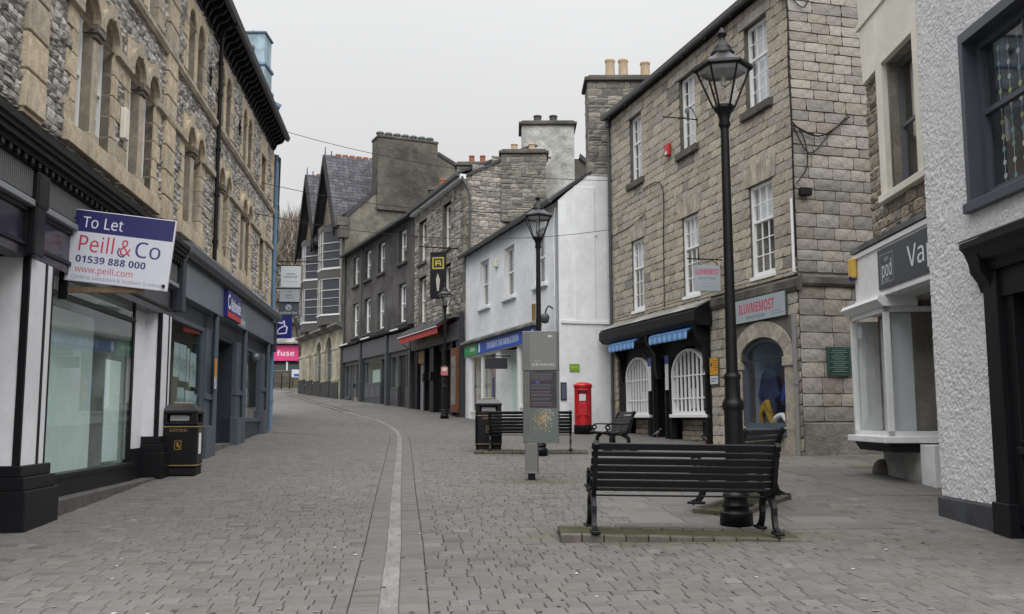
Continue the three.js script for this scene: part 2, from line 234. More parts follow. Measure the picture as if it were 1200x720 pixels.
// ---------------------------------------------------------------- stonework
function rockGeo(seed, edge, rough, n = 3) {
  const r = rng(seed), P = [], I = [], U = [];
  for (let j = 0; j <= n; j++) for (let i = 0; i <= n; i++) { const bd = i === 0 || j === 0 || i === n || j === n; const x = i / n + (i > 0 && i < n ? (r() - .5) * .18 : 0), y = j / n + (j > 0 && j < n ? (r() - .5) * .18 : 0); const cr = (i === 0 || i === n) && (j === 0 || j === n); P.push(lerp(x, .5, cr ? .06 * r() : 0), lerp(y, .5, cr ? .12 * r() : 0), bd ? edge - (cr ? .1 : 0) + .08 * r() : 1 - rough * r()); U.push(x, y); }
  for (let j = 0; j < n; j++) for (let i = 0; i < n; i++) { const a = j * (n + 1) + i; if ((i + j) % 2) I.push(a, a + 1, a + n + 2, a, a + n + 2, a + n + 1); else I.push(a, a + 1, a + n + 1, a + 1, a + n + 2, a + n + 1); }
  const side = []; for (let i = 0; i < n; i++) side.push(i); for (let j = 0; j < n; j++) side.push(j * (n + 1) + n); for (let i = n; i > 0; i--) side.push(n * (n + 1) + i); for (let j = n; j > 0; j--) side.push(j * (n + 1));
  const b = P.length / 3; side.forEach((v) => { P.push(P[v * 3], P[v * 3 + 1], P[v * 3 + 2]); U.push(P[v * 3], P[v * 3 + 1]); }); const c = P.length / 3; side.forEach((v) => { P.push(P[v * 3], P[v * 3 + 1], 0); U.push(P[v * 3], P[v * 3 + 1]); });
  const m = side.length; for (let i = 0; i < m; i++) { const k = (i + 1) % m; I.push(c + i, c + k, b + k, c + i, b + k, b + i); }
  const g = new THREE.BufferGeometry(); g.setAttribute('position', new THREE.Float32BufferAttribute(P, 3)); g.setAttribute('uv', new THREE.Float32BufferAttribute(U, 2)); g.setIndex(I); g.computeVertexNormals(); return g;
}
const ROCK = [11, 12, 13, 14, 15, 16, 17].map((s) => rockGeo(s, .42, .45)), SMOOTH = [21, 22, 23, 24, 25].map((s) => rockGeo(s, .74, .16, 2));
const CRAG = [41, 42, 43, 44, 45, 46, 47, 48].map((s) => { const g = rockGeo(s, .3, .7).toNonIndexed(); g.computeVertexNormals(); return g; });
// split a wall rectangle into courses of stones round the openings
function courses(x0, x1, y0, y1, holes, { h, w, seed, split = 0 }) {
  const r = rng(seed), out = [], br = [...new Set([y0, y1, ...holes.flatMap((q) => [q[2], q[3]])].map((v) => +v.toFixed(3)))].filter((v) => v >= y0 - 1e-3 && v <= y1 + 1e-3).sort((a, b) => a - b);
  for (let i = 0; i < br.length - 1; i++) {
    const H = br[i + 1] - br[i]; if (H < .02) continue; const n = Math.max(1, Math.round(H / ((h[0] + h[1]) / 2))); const ws = Array.from({ length: n }, () => lerp(h[0], h[1], r())), W = ws.reduce((a, b) => a + b); let y = br[i];
    for (const q of ws) {
      const yh = q / W * H, ym = y + yh / 2; let iv = [[x0, x1]];
      for (const o of holes) if (o[2] < ym && o[3] > ym) iv = iv.flatMap(([a, b]) => o[1] <= a || o[0] >= b ? [[a, b]] : [[a, o[0]], [o[1], b]].filter(([p, s]) => s - p > .03));
      for (const [a, b] of iv) { let x = a; while (x < b - 1e-4) { let sw = lerp(w[0], w[1], r()); if (b - (x + sw) < w[0] * .55) sw = b - x; const xe = Math.min(b, x + sw); if (split && r() < split && yh > .14) { const f = .35 + .3 * r(); out.push([x, xe, y, y + yh * f]); out.push([x, xe, y + yh * f, y + yh]); } else out.push([x, xe, y, y + yh]); x = xe; } }
      y += yh;
    }
  }
  return out;
}
const clumpN = noiseField(256, 26, 313), clumpB = noiseField(256, 9, 314);
// weathered clusters: darker sooty stones gather in patches, as on the photographed walls
function sooty(n, dark, bias) { return (x, y, r) => { const a = clumpN[((y * 14 | 0) & 255) * 256 + ((x * 14 | 0) & 255)] * .6 + clumpB[((y * 14 + 40 | 0) & 255) * 256 + ((x * 14 + 90 | 0) & 255)] * .4 + (bias ? bias(x, y) : 0) + (r() - .5) * .22; return a > .80 ? n + (r() * dark | 0) : r() * n | 0; }; }
function toneSet(list, o = {}) { return list.map(([r, g, b]) => mat(...[r, g, b].map((v) => v * Math.min(1.3, .74 / Math.max(r, g, b))), Object.assign({ map: T.stone, roughness: .9, bumpMap: T.bGrain, bumpScale: .003 }, o))); }
function layStones(parent, list, { name = 'stone', tones, geos = ROCK, z = 0, proud = .04, gap = .012, max = 300, seed = 5, vary = .4, pick }) {
  const r = rng(seed), wm = (parent.updateWorldMatrix(true, false), parent.matrixWorld), v = new THREE.Vector3();
  const S = list.map(([x0, x1, y0, y1]) => { v.set((x0 + x1) / 2, (y0 + y1) / 2, z).applyMatrix4(wm); const [px, py, dist] = proj3(v.x, v.y, v.z); const inn = Math.abs(px) < 1.03 && Math.abs(py) < 1.03 && dist > 0; return { b: [x0, x1, y0, y1], k: r() * geos.length | 0, t: pick ? pick((x0 + x1) / 2, (y0 + y1) / 2, r) : r() * tones.length | 0, p: proud * (1 - vary * r()), sc: (inn ? 1 : 0) * (x1 - x0) * (y1 - y0) / (dist * dist) }; }).filter((s) => s.b[1] - s.b[0] > gap * 1.5 && s.b[3] - s.b[2] > gap * 1.5);
  S.sort((a, b) => b.sc - a.sc); const rest = [];
  S.forEach((s, i) => { if (i < max && s.sc > 0) { const o = shadow(new THREE.Mesh(geos[s.k], tones[s.t])); o.name = name; const [x0, x1, y0, y1] = s.b; o.position.set(x0 + gap / 2, y0 + gap / 2, z); o.scale.set(x1 - x0 - gap, y1 - y0 - gap, s.p); parent.add(o); } else rest.push(s); });
  if (rest.length) {
    let n = 0; const nis = geos.map((g) => NI(g)); for (const s of rest) n += nis[s.k].attributes.position.count;
    const P = new Float32Array(n * 3), N = new Float32Array(n * 3), U = new Float32Array(n * 2), K = new Float32Array(n * 3); let q = 0;
    for (const s of rest) { const g = nis[s.k], p = g.attributes.position.array, nn = g.attributes.normal.array, u = g.attributes.uv.array, [x0, x1, y0, y1] = s.b, sx = x1 - x0 - gap, sy = y1 - y0 - gap, c = tones[s.t].color, c3 = g.attributes.position.count; for (let i = 0; i < c3; i++, q++) { P[q * 3] = x0 + gap / 2 + p[i * 3] * sx; P[q * 3 + 1] = y0 + gap / 2 + p[i * 3 + 1] * sy; P[q * 3 + 2] = z + p[i * 3 + 2] * s.p; v.set(nn[i * 3] / sx, nn[i * 3 + 1] / sy, nn[i * 3 + 2] / s.p).normalize(); N[q * 3] = v.x; N[q * 3 + 1] = v.y; N[q * 3 + 2] = v.z; U[q * 2] = u[i * 2] + s.k * .3; U[q * 2 + 1] = u[i * 2 + 1]; K[q * 3] = c.r; K[q * 3 + 1] = c.g; K[q * 3 + 2] = c.b; } }
    const g = new THREE.BufferGeometry(); g.setAttribute('position', new THREE.BufferAttribute(P, 3)); g.setAttribute('normal', new THREE.BufferAttribute(N, 3)); g.setAttribute('uv', new THREE.BufferAttribute(U, 2)); g.setAttribute('color', new THREE.BufferAttribute(K, 3));
    const o = mesh(name + '_field', g, mat(1, 1, 1, { vertexColors: true, map: T.stone, roughness: .9, bumpMap: T.bGrain, bumpScale: .003 }), parent); o.userData.kind = 'stuff';
  }
}
// ---------------------------------------------------------------- windows
function roomBox(x0, x1, y0, y1, z, depth, m, parent, name = 'interior') { const e = .01; return mesh(name, [bx(x0, x1, y0, y1, z - depth - e, z - depth), bx(x0 - e, x0, y0, y1, z - depth, z), bx(x1, x1 + e, y0, y1, z - depth, z), bx(x0, x1, y1, y1 + e, z - depth, z), bx(x0, x1, y0 - e, y0, z - depth, z)], m, parent); }
function win(parent, x0, x1, y0, y1, o = {}) {
  const { z = -.12, fw = .06, cols = 3, top = 2, bot = 3, split = .42, frame = M.sashWhite, glass = M.glass, bar = .022, room = M.room, depth = .7, blind = 0, sill, name = 'window' } = o;
  const g = grp(name, parent), ym = y0 + (y1 - y0) * (1 - split), f = [bx(x0, x0 + fw, y0, y1, z - .05, z + .03), bx(x1 - fw, x1, y0, y1, z - .05, z + .03), bx(x0 + fw, x1 - fw, y1 - fw, y1, z - .05, z + .03), bx(x0 + fw, x1 - fw, y0, y0 + fw * 1.15, z - .05, z + .045)];
  if (bot) f.push(bx(x0 + fw, x1 - fw, ym - .025, ym + .03, z - .04, z + .02)); mesh('frame', f, frame, g);
  const bars = [], xa = x0 + fw, xb = x1 - fw, cell = (a, b, n, zz) => { const ch = (b - a) / n, cw = (xb - xa) / cols; for (let j = 1; j < n; j++) bars.push(bx(xa, xb, a + j * ch - bar / 2, a + j * ch + bar / 2, zz - .015, zz + .012)); for (let i = 1; i < cols; i++) bars.push(bx(xa + i * cw - bar / 2, xa + i * cw + bar / 2, a, b, zz - .018, zz + .015)); for (let j = 0; j < n; j++) for (let i = 0; i < cols; i++) { const pn = mesh('pane', new THREE.PlaneGeometry(cw, ch), glass, g); pn.position.set(xa + (i + .5) * cw, a + (j + .5) * ch, zz); pn.rotation.set((R0() - .5) * .012, (R0() - .5) * .012, 0); } };
  if (bot) { cell(ym + .03, y1 - fw, top, z); cell(y0 + fw * 1.15, ym - .025, bot, z - .025); } else cell(y0 + fw, y1 - fw, top, z);
  if (bars.length) mesh('glazing_bar', bars, frame, g);
  roomBox(x0, x1, y0, y1, z - .055, depth, room, g);
  if (blind) mesh('blind', [bx(x0 + .02, x1 - .02, y1 - (y1 - y0) * blind, y1 - .01, z - .14, z - .12)], M.blind, g);
  if (sill) mesh('sill', [rb(x0 - sill.over, x1 + sill.over, y0 - sill.h, y0 - .002, -.2, sill.out, .012)], sill.m, g);
  return g;
}
// a building's local frame: x along the front, y up (world height), z out to the street
function frontage(name, label, category, [xa, da], [xb, db], group) { // left end and right end as seen from the street
  const len = Math.hypot(xb - xa, db - da), o = thing(name, label, category, [xa, 0, -da], Math.atan2(db - da, xb - xa), group); o.updateMatrixWorld(true); return [o, len];
}
function chimneyPots(parent, list, m) { for (const [x, y, z, h, r] of list) mesh('chimney_pot', at(lathe([[0, 0], [r * 1.12, 0], [r * 1.12, h * .08], [r, h * .12], [r * .88, h * .82], [r * 1.05, h * .86], [r * 1.05, h * .94], [r * .9, h], [r * .7, h], [r * .7, h * .8]], 14), x, y, z), m, parent); }
function stackStones(name, label, x0, x1, d0, d1, y0, y1, tones, pots, potM, o = {}) {
  const g = thing(name, label, 'chimney', [x0, 0, -d0]); const w = x1 - x0, dp = d1 - d0; g.updateMatrixWorld(true);
  mesh('stack', [bx(.03, w - .03, y0, y1, -dp + .03, -.03)], o.core || M.mortarDark, g);
  if (tones) { layStones(g, courses(0, w, y0, y1, [], { h: [.12, .26], w: [.16, .5], seed: x0 * 100 | 0, split: .3 }), { tones, geos: CRAG, z: -.03, proud: .045, max: o.max ?? 60, seed: 9 });
    const s = grp('side', g); s.rotation.y = -Math.PI / 2; s.position.set(0, 0, -dp); s.updateWorldMatrix(true, false); layStones(s, courses(0, dp, y0, y1, [], { h: [.14, .26], w: [.2, .5], seed: 31 }), { tones, z: -.03, proud: .045, max: 0, seed: 9 }); }
  mesh('cap', [rb(-.1, w + .1, y1, y1 + .14, -dp - .1, .1, .03), rb(.02, w - .02, y1 + .14, y1 + .24, -dp, -.02, .05)], o.cap || M.darkStone, g); chimneyPots(g, pots.map(([x, z, h, r]) => [x, y1 + .22, z, h, r]), potM); return g;
}
// ================================================================= left side: long Victorian block over two shops
{
  const [b, L] = frontage('victorian_shop_block', 'long grey rubble shop block with buff stone dressings and dark bracketed eaves', 'building', [-5.08, 8], [-7.32, 28.3]);
  const tones = toneSet([[.46, .44, .41], [.36, .345, .32], [.55, .53, .49], [.29, .28, .262], [.48, .45, .40], [.40, .38, .34], [.60, .58, .54], [.26, .25, .235]]);
  const buff = toneSet([[.58, .48, .345], [.52, .435, .315], [.62, .52, .385], [.50, .415, .305], [.44, .38, .30]], { bumpScale: .0015 });
  const YB = 4.62, YT = 10.06, XA = -1.2, r = rng(31);
  const pairs = [[.9, 2.3 - .7, 0], [3.42, 4.84, 1], [5.62, 7.04, 1], [9.12, 10.54, 1], [12.06, 13.48, 1], [15.06, 16.48, 1]].slice(1), single = [18.12, 18.98];
  const holes = [], clip = [], spand = []; const wall = grp('front_wall', b); wall.updateWorldMatrix(true, false);
  const arch = (x0, x1, y0, ys, rise) => holes.push(holeArch(x0, x1, y0, ys, rise));
  const light = (x0, x1, y0, ys, rise, z) => { // one arched sash light
    const g = grp('window', b), f = [plate(archPts(x0, x1, y0, ys, rise), z - .05, z + .02, [holeArch(x0 + .06, x1 - .06, y0 + .07, ys, rise - .06)])]; const ym = y0 + (ys - y0) * .56; f.push(bx(x0 + .06, x1 - .06, ym - .03, ym + .03, z - .04, z + .03)); mesh('frame', f, M.sashWhite, g);
    mesh('pane', new THREE.ShapeGeometry(shapeOf(archPts(x0 + .05, x1 - .05, ym, ys, rise - .05))).translate(0, 0, z - .01), M.glass, g); mesh('pane', new THREE.ShapeGeometry(shapeOf(rect(x0 + .05, x1 - .05, y0 + .06, ym))).translate(0, 0, z - .025), M.glass, g);
    roomBox(x0, x1, y0, ys + rise, z - .06, .8, M.room, g); mesh('blind', [bx(x0 + .01, x1 - .01, ys - .25, ys + rise, z - .12, z - .1)], M.blind, g);
  };
  const jamb = (x, dir, y0, y1, z) => { let y = y0, k = 0; while (y < y1 - .05) { const h = Math.min(.3, y1 - y), w = k++ % 2 ? .2 : .36; const q = mesh('quoin', rb(dir > 0 ? x : x - w, dir > 0 ? x + w : x, y + .006, y + h - .006, -.16, z, .008), buff[r() * 5 | 0], wall); clip.push([dir > 0 ? x : x - w, dir > 0 ? x + w : x, y, y + h]); y += h; } };
  for (const [x0, x1] of pairs) {
    const m = (x0 + x1) / 2, lw = (x1 - x0 - .24) / 2, ys = 6.66, z = -.14;
    for (const a of [x0, x1 - lw]) { arch(a, a + lw, 5.12, ys, lw / 2); light(a + .01, a + lw - .01, 5.13, ys, lw / 2 - .01, z); mesh('arch_hood', [ring(a + lw / 2, ys + .02, lw / 2 + .02, lw / 2 + .13, lw / 2 + .02, lw / 2 + .14, .02, .10)], buff[r() * 5 | 0], wall); mesh('keystone', rb(a + lw / 2 - .05, a + lw / 2 + .05, ys + lw / 2 + .01, ys + lw / 2 + .24, .02, .13, .01), buff[4], wall); }
    mesh('column', [rb(m - .10, m + .10, 5.12, 6.52, -.2, .03, .03), rb(m - .15, m + .15, 5.12, 5.24, -.2, .06, .01)], buff[4], wall); mesh('capital', [rb(m - .13, m + .13, 6.52, 6.58, -.2, .06, .01), rb(m - .16, m + .16, 6.58, 6.7, -.2, .09, .01)], mat(.28, .25, .2, { map: T.blotch }), wall);
    spand.push([x0 - .2, x1 + .2, 6.62, 7.18, [[x0, lw], [x1 - lw, lw]]]);
    jamb(x0, -1, 5.12, 6.62, .035); jamb(x1, 1, 5.12, 6.62, .035); clip.push([x0, x1, 5.12, 7.18], [x0 - .2, x1 + .2, 6.62, 7.18]);
    mesh('sill', [rb(x0 - .35, x1 + .35, 4.86, 5.12, -.2, .09, .015)], buff[1], wall); clip.push([x0 - .35, x1 + .35, 4.86, 5.12]);
    // upper storey pair under flat segmental heads
    for (const a of [x0 + .02, x1 - lw - .02]) { arch(a, a + lw, 7.98, 9.02, .3); light(a + .01, a + lw - .01, 7.99, 9.02, .29, -.14); }
    mesh('mullion', [rb(m - .09, m + .09, 7.98, 9.1, -.2, .03, .015)], buff[2], wall); jamb(x0 + .02, -1, 7.98, 9.0, .035); jamb(x1 - .02, 1, 7.98, 9.0, .035); clip.push([x0, x1, 7.98, 9.0]);
    spand.push([x0 - .2, x1 + .2, 9.0, 9.5, [[x0 + .02, lw], [x1 - lw - .02, lw]], 9.02, .3]); clip.push([x0 - .2, x1 + .2, 9.0, 9.5]);
  }
  { const [x0, x1] = single, w = x1 - x0; arch(x0, x1, 7.98, 9.0, .35); light(x0 + .01, x1 - .01, 7.99, 9.0, .34, -.14); jamb(x0, -1, 7.98, 9.0, .035); jamb(x1, 1, 7.98, 9.0, .035); clip.push([x0, x1, 7.98, 9.0], [x0 - .2, x1 + .2, 9.0, 9.5]); spand.push([x0 - .2, x1 + .2, 9.0, 9.5, [[x0, w]], 9.0, .35]);
    arch(x0, x1, 5.12, 6.6, .4); light(x0 + .01, x1 - .01, 5.13, 6.6, .39, -.14); jamb(x0, -1, 5.12, 6.6, .035); jamb(x1, 1, 5.12, 6.6, .035); clip.push([x0, x1, 5.12, 6.6], [x0 - .2, x1 + .2, 6.6, 7.18]); spand.push([x0 - .2, x1 + .2, 6.6, 7.18, [[x0, w]], 6.6, .4]); }
  for (const [x0, x1, y0, y1, hs, ys, rise] of spand) { const n = hs.length, mid = (x0 + x1) / 2; const cut = n > 1 ? [[x0, mid, hs[0]], [mid, x1, hs[1]]] : [[x0, x1, hs[0]]]; for (const [a, c, [hx, hw]] of cut) mesh('voussoir_block', plate(rect(a + .004, c - .004, y0 + .004, y1), -.02, .035, [holeArch(hx, hx + hw, y0 + .006, ys ?? 6.66, rise ?? hw / 2)]), buff[r() * 5 | 0], wall); }
  // rusticated strips of chamfered blocks
  for (const [x0, x1] of [[1.8, 2.36], [7.58, 8.2]]) { for (let y = 4.84; y < 9.6; y += .43) { const e = Math.min(y + .43, 9.6); mesh('quoin', rb(x0, x1, y + .01, e - .012, -.1, .09, .02), buff[r() * 5 | 0], wall); } mesh('backing', [bx(x0 + .02, x1 - .02, 4.8, 9.6, -.1, .055)], buff[3], wall); clip.push([x0, x1, 4.8, 9.6]); }
  for (let y = 4.84, k = 0; y < 9.6; y += .4, k++) { const w = k % 2 ? .34 : .6; mesh('quoin', rb(L - w, L + .03, y + .006, Math.min(y + .394, 9.6), -.3, .05, .01), buff[r() * 5 | 0], wall); clip.push([L - w, L, y, y + .4]); }
  mesh('string_course', prism([[-.02, 7.70], [.07, 7.70], [.11, 7.76], [.11, 7.83], [-.02, 7.88]], XA, L + .05), buff[4], wall); clip.push([XA, L, 7.70, 7.87]);
  // impost band linking the arches
  let ix = XA; for (const [x0, x1] of [...pairs, [18.12, 18.98]]) { mesh('impost_band', [rb(ix, x0 + .002, 6.6, 6.73, -.02, .10, .012)], buff[4], wall); clip.push([ix, x0, 6.6, 6.73]); ix = x1; } mesh('impost_band', [rb(ix, L, 6.6, 6.73, -.02, .10, .012)], buff[4], wall);
  mesh('backing', plate(rect(XA, L, YB, YT), -.3, 0, holes), mat(.37, .325, .255, { map: T.blotch, bumpMap: T.bGrain, bumpScale: .004 }), wall);
  layStones(wall, courses(XA, L, 4.8, 9.6, clip, { h: [.075, .16], w: [.09, .30], seed: 61, split: .25 }), { tones, geos: CRAG, z: 0, proud: .075, gap: .012, max: 300, seed: 3, vary: .6 });
  mesh('body', [bx(XA, L - .02, 0, YT, -8, -1.1), bx(XA, XA + .3, 0, YT, -1.1, -.3), bx(L - .3, L, 4.6, YT, -1.1, -.3)], M.mortarDark, b);
  // eaves: boarded soffit on brackets, cast gutter, slate slope
  const ea = grp('eaves', b); mesh('soffit', [bx(XA, L + .1, 10.06, 10.12, -.3, .38), bx(XA, L + .04, 9.64, 10.06, -.2, .03)], M.blackMatt, ea);
  const bk = prism([[.03, 9.68], [.08, 9.69], [.14, 9.84], [.29, 9.90], [.35, 9.98], [.35, 10.06], [.03, 10.06]], 0, .1); for (let x = XA + .2; x < L + .1; x += .36) { const o = mesh('bracket', bk, M.blackMatt, ea); o.position.x = x; }
  mesh('gutter', [prism([[.36, 10.08], [.38, 10.02], [.46, 10.03], [.5, 10.13], [.47, 10.13], [.44, 10.06], [.40, 10.06], [.38, 10.14]], XA, L + .12)], M.gutter, ea);
  mesh('roof', [prism([[.42, 10.12], [.42, 10.16], [-5, 13.2], [-5, 13.1]], XA, L + .1)], M.slate, ea);
  mesh('downpipe', [cyl(11.72, 4.6, 9.75, .11, .045), ...[5.2, 6.2, 7.2, 8.4, 9.1].map((y) => cyl(11.72, y, y + .07, .11, .062)), tube([[11.72, 9.74, .11], [11.72, 9.88, .18], [11.72, 10.03, .42]], .045)], M.blackMatt, b);
  for (const x of [10.95, 14.4]) mesh('wall_anchor', [rb(x - .02, x + .02, 8.35, 8.75, .05, .09, .005), at(lathe([[0, 0], [.07, 0], [.05, .05], [0, .06]], 10).rotateX(Math.PI / 2), x, 8.55, .05)], M.iron, b);
  mesh('alarm_box', [rb(5.2, 5.4, 5.52, 5.98, .03, .12, .02)], M.cream, b);

  // ------------------------- first shop: black and white front with big pale window
  const s1 = grp('shopfront', b), gy = (u) => G(-5.08 - .11 * u, 8 + .995 * u);
  mesh('cornice', [prism([[-.1, 4.62], [-.1, 4.2], [.18, 4.2], [.18, 4.27], [.23, 4.27], [.23, 4.33], [.28, 4.33], [.28, 4.4], [.31, 4.4], [.31, 4.45], [.34, 4.46], [.34, 4.53], [.3, 4.56]], XA, 8.5)], M.blackMatt, s1);
  for (let x = XA + .05; x < 8.4; x += .19) mesh('dentil', rb(x, x + .08, 4.205, 4.262, .18, .222, .004), M.black, s1);
  mesh('frieze', [bx(XA, 8.42, 3.86, 4.2, -.1, .14)], mat(.10, .102, .108, { roughness: .6 }), s1); for (let x = 2.35; x < 8.38; x += .045) { } 
  { const fl = []; for (let x = XA; x < 8.38; x += .05) fl.push(bx(x, x + .024, 3.89, 4.17, .14, .158)); mesh('fluting', fl, mat(.13, .132, .138, { roughness: .6 }), s1).userData.kind = 'stuff'; }
  mesh('blind_box', [rb(XA, 8.42, 3.79, 3.86, -.1, .19, .012)], mat(.23, .24, .26, { roughness: .4 }), s1);
  mesh('fascia', [bx(XA, 8.42, 3.26, 3.79, -.12, .1)], M.navyFascia, s1); for (const [a, c] of [[XA, 1.92], [2.3, 5.6], [5.75, 8.3]]) mesh('fascia_frame', [bx(a, c, 3.73, 3.78, .1, .13), bx(a, c, 3.36, 3.4, .1, .13), bx(a, a + .04, 3.4, 3.73, .1, .13), bx(c - .04, c, 3.4, 3.73, .1, .13)], M.black, s1);
  mesh('console', [rb(1.96, 2.24, 3.27, 3.85, .08, .2, .02), rb(1.93, 2.27, 3.8, 4.18, .08, .22, .03)], M.black, s1);
  mesh('transom', [bx(3.0, 6.8, 3.02, 3.08, -.14, -.06)], M.black, s1);
  const wh = mat(.80, .80, .84, { roughness: .42, map: T.soft });
  const pilaster = (x0, x1, zb, zf, nm) => { const g0 = gy(x0) - .1; mesh('pilaster', [rb(x0, x1, g0 + .3, 3.27, zb, zf, .008)], wh, s1); mesh('edge_strip', [bx(x0 - .012, x0 + .03, g0 + .78, 3.27, zf - .02, zf + .012), bx(x0 + .03 + (x1 - x0) * .62, x0 + .08 + (x1 - x0) * .62, g0 + .78, 3.27, zf - .02, zf + .012), bx(x0 - .012, x0 + .004, g0 + .78, 3.27, zf - .06, zf - .02), bx(x1 - .02, x1 + .01, g0 + .78, 3.27, zf - .05, zf + .01)], M.black, s1); mesh('plinth', [rb(x0 - .08, x1 + .2, g0, g0 + .52, zb, zf + .12, .012), rb(x0 - .06, x1 + .15, g0 + .52, g0 + .66, zb, zf + .09, .012), rb(x0 - .04, x1 + .1, g0 + .66, g0 + .78, zb, zf + .05, .012)], M.black, s1); };
  pilaster(2.1, 2.8, -1.0, .1); pilaster(7.62, 8.3, -.18, .12); mesh('side_panel', [bx(6.86, 7.62, .9, 3.26, -.2, -.13)], wh, s1); mesh('side_base', [bx(6.88, 7.55, .2, 1.06, -.2, -.08)], M.black, s1);
  mesh('stall_riser', [bx(2.9, 6.9, .1, .84, -.2, -.05), rb(2.9, 6.9, .80, .86, -.2, -.02, .008)], M.black, s1); mesh('doorstep', [rb(2.95, 7.6, .1, .58, -.2, .13, .01)], mat(.12, .112, .11, { map: T.stone, roughness: .7 }), s1);
  mesh('window_mullion', [bx(2.98, 3.12, .84, 3.26, -.2, -.04), bx(6.78, 6.86, .84, 3.26, -.14, -.085)], M.black, s1);
  const pn = mesh('pane', new THREE.PlaneGeometry(3.7, 2.2), M.shopGlass, s1); pn.position.set(4.96, 1.94, -.1); const pn2 = mesh('pane', new THREE.PlaneGeometry(3.7, .2), M.shopGlass, s1); pn2.position.set(4.96, 3.17, -.1);
  const pale = mat(.72, .80, .79, { roughness: .8, map: T.soft }); mesh('interior', [bx(2.9, 6.95, .3, 3.3, -2.9, -2.85), bx(2.88, 2.9, .3, 3.3, -2.85, -.2), bx(6.95, 6.97, .3, 3.3, -2.85, -.2), bx(2.9, 6.95, 3.3, 3.32, -2.85, -.2), bx(2.9, 6.95, .55, .62, -2.85, -.2)], pale, s1); mesh('window_screen', [bx(3.1, 5.85, .62, 2.98, -.42, -.39)], mat(.70, .80, .79, { roughness: .8, map: T.soft }), s1); mesh('window_poster', [bx(6.0, 6.72, .9, 2.4, -.25, -.24)], mat(.76, .84, .84, { roughness: .8 }), s1);
  mesh('side_window', [bx(-1.2, 1.95, .2, 3.3, -1.2, -1.1)], M.slateDark, s1);

  // ------------------------- second shop: slate blue front with recessed door
  const s2 = grp('shopfront', b); const F0 = 8.75, F1 = L - .2;
  mesh('cornice', [prism([[-.1, 4.70], [-.1, 4.33], [.24, 4.33], [.28, 4.42], [.37, 4.46], [.4, 4.58], [.36, 4.63]], 8.5, L + .1)], mat(.13, .145, .165, { roughness: .45, map: T.soft }), s2); for (let x = F0; x < L - 1; x += .13) mesh('dentil', rb(x, x + .06, 4.33, 4.4, .24, .28, .004), M.black, s2);
  mesh('fascia', [rb(F0, F1, 3.70, 4.33, -.1, .2, .01)], mat(.15, .185, .215, { roughness: .32, map: T.soft }), s2); each('fascia_end', [rb(8.5, F0 - .01, 3.4, 4.4, -.1, .24, .015), rb(F1 + .01, L + .02, 3.5, 4.5, -.1, .26, .015)], M.slateDark, s2);
  mesh('lintel', [bx(8.5, L, 3.3, 3.7, -.3, -.02)], M.slateDark, s2);
  const col = (x0, x1) => { const g0 = gy(x0) - .1; mesh('pilaster', [rb(x0, x1, g0, 3.36, -.3, .08, .012), cyl(x1 - .16, g0, 3.7, .14, .06)], M.slateBlue, s2); mesh('plinth', rb(x0 - .05, x1 + .05, g0, g0 + .75, -.3, .16, .015), M.slateBlue, s2); mesh('moulding', rb(x0 - .02, x1 + .02, g0 + 1.28, g0 + 1.4, -.3, .12, .01), M.slateBlue, s2); };
  col(11.35, 12.15); col(14.85, 15.75); col(19.0, 19.7);
  const shopWin = (x0, x1, y0) => { mesh('window_frame', [bx(x0, x0 + .1, y0, 3.36, -.12, .05), bx(x1 - .1, x1, y0, 3.36, -.12, .05), bx(x0 + .1, x1 - .1, 3.28, 3.36, -.12, .05), bx(x0 + .1, x1 - .1, y0, y0 + .1, -.12, .07)], M.slateBlue, s2); mesh('stall_riser', [bx(x0, x1, .2, y0, -.3, .03)], M.slateDark, s2); const p = mesh('pane', new THREE.PlaneGeometry(x1 - x0 - .2, 3.2 - y0), M.shopGlass, s2); p.position.set((x0 + x1) / 2, (3.2 + y0) / 2 + .05, .015); roomBox(x0, x1, y0, 3.3, -.12, 2.2, M.roomMid, s2); };
  shopWin(8.5, 11.3, 1.12); shopWin(15.8, 19.0, 1.45);
  mesh('ceiling_light', [bx(9.2, 10.9, 3.2, 3.26, -1.2, -.9)], M.whitePaint, s2); mesh('display_rail', [bx(8.8, 11.2, 2.75, 2.95, -1.4, -1.3)], mat(.35, .06, .04), s2);
  mesh('porch', [bx(12.15, 12.2, .4, 3.4, -1.6, -.02), bx(14.8, 14.85, .4, 3.4, -1.6, -.02), bx(12.15, 14.85, 3.36, 3.4, -1.6, -.02), bx(12.15, 14.85, .4, 3.4, -1.7, -1.6)], M.slateDark, s2);
  const dr = grp('door', s2); mesh('leaf', [rb(13.0, 14.0, .75, 3.0, -1.6, -1.54, .01)], M.slateDark, dr); mesh('handle', [cyl(13.1, 1.7, 2.2, -1.5, .015)], M.sashWhite, dr); mesh('door_step', [rb(12.2, 14.85, .4, gy(13) + .14, -1.5, .02, .01)], mat(.15, .145, .14, { map: T.stone }), s2);
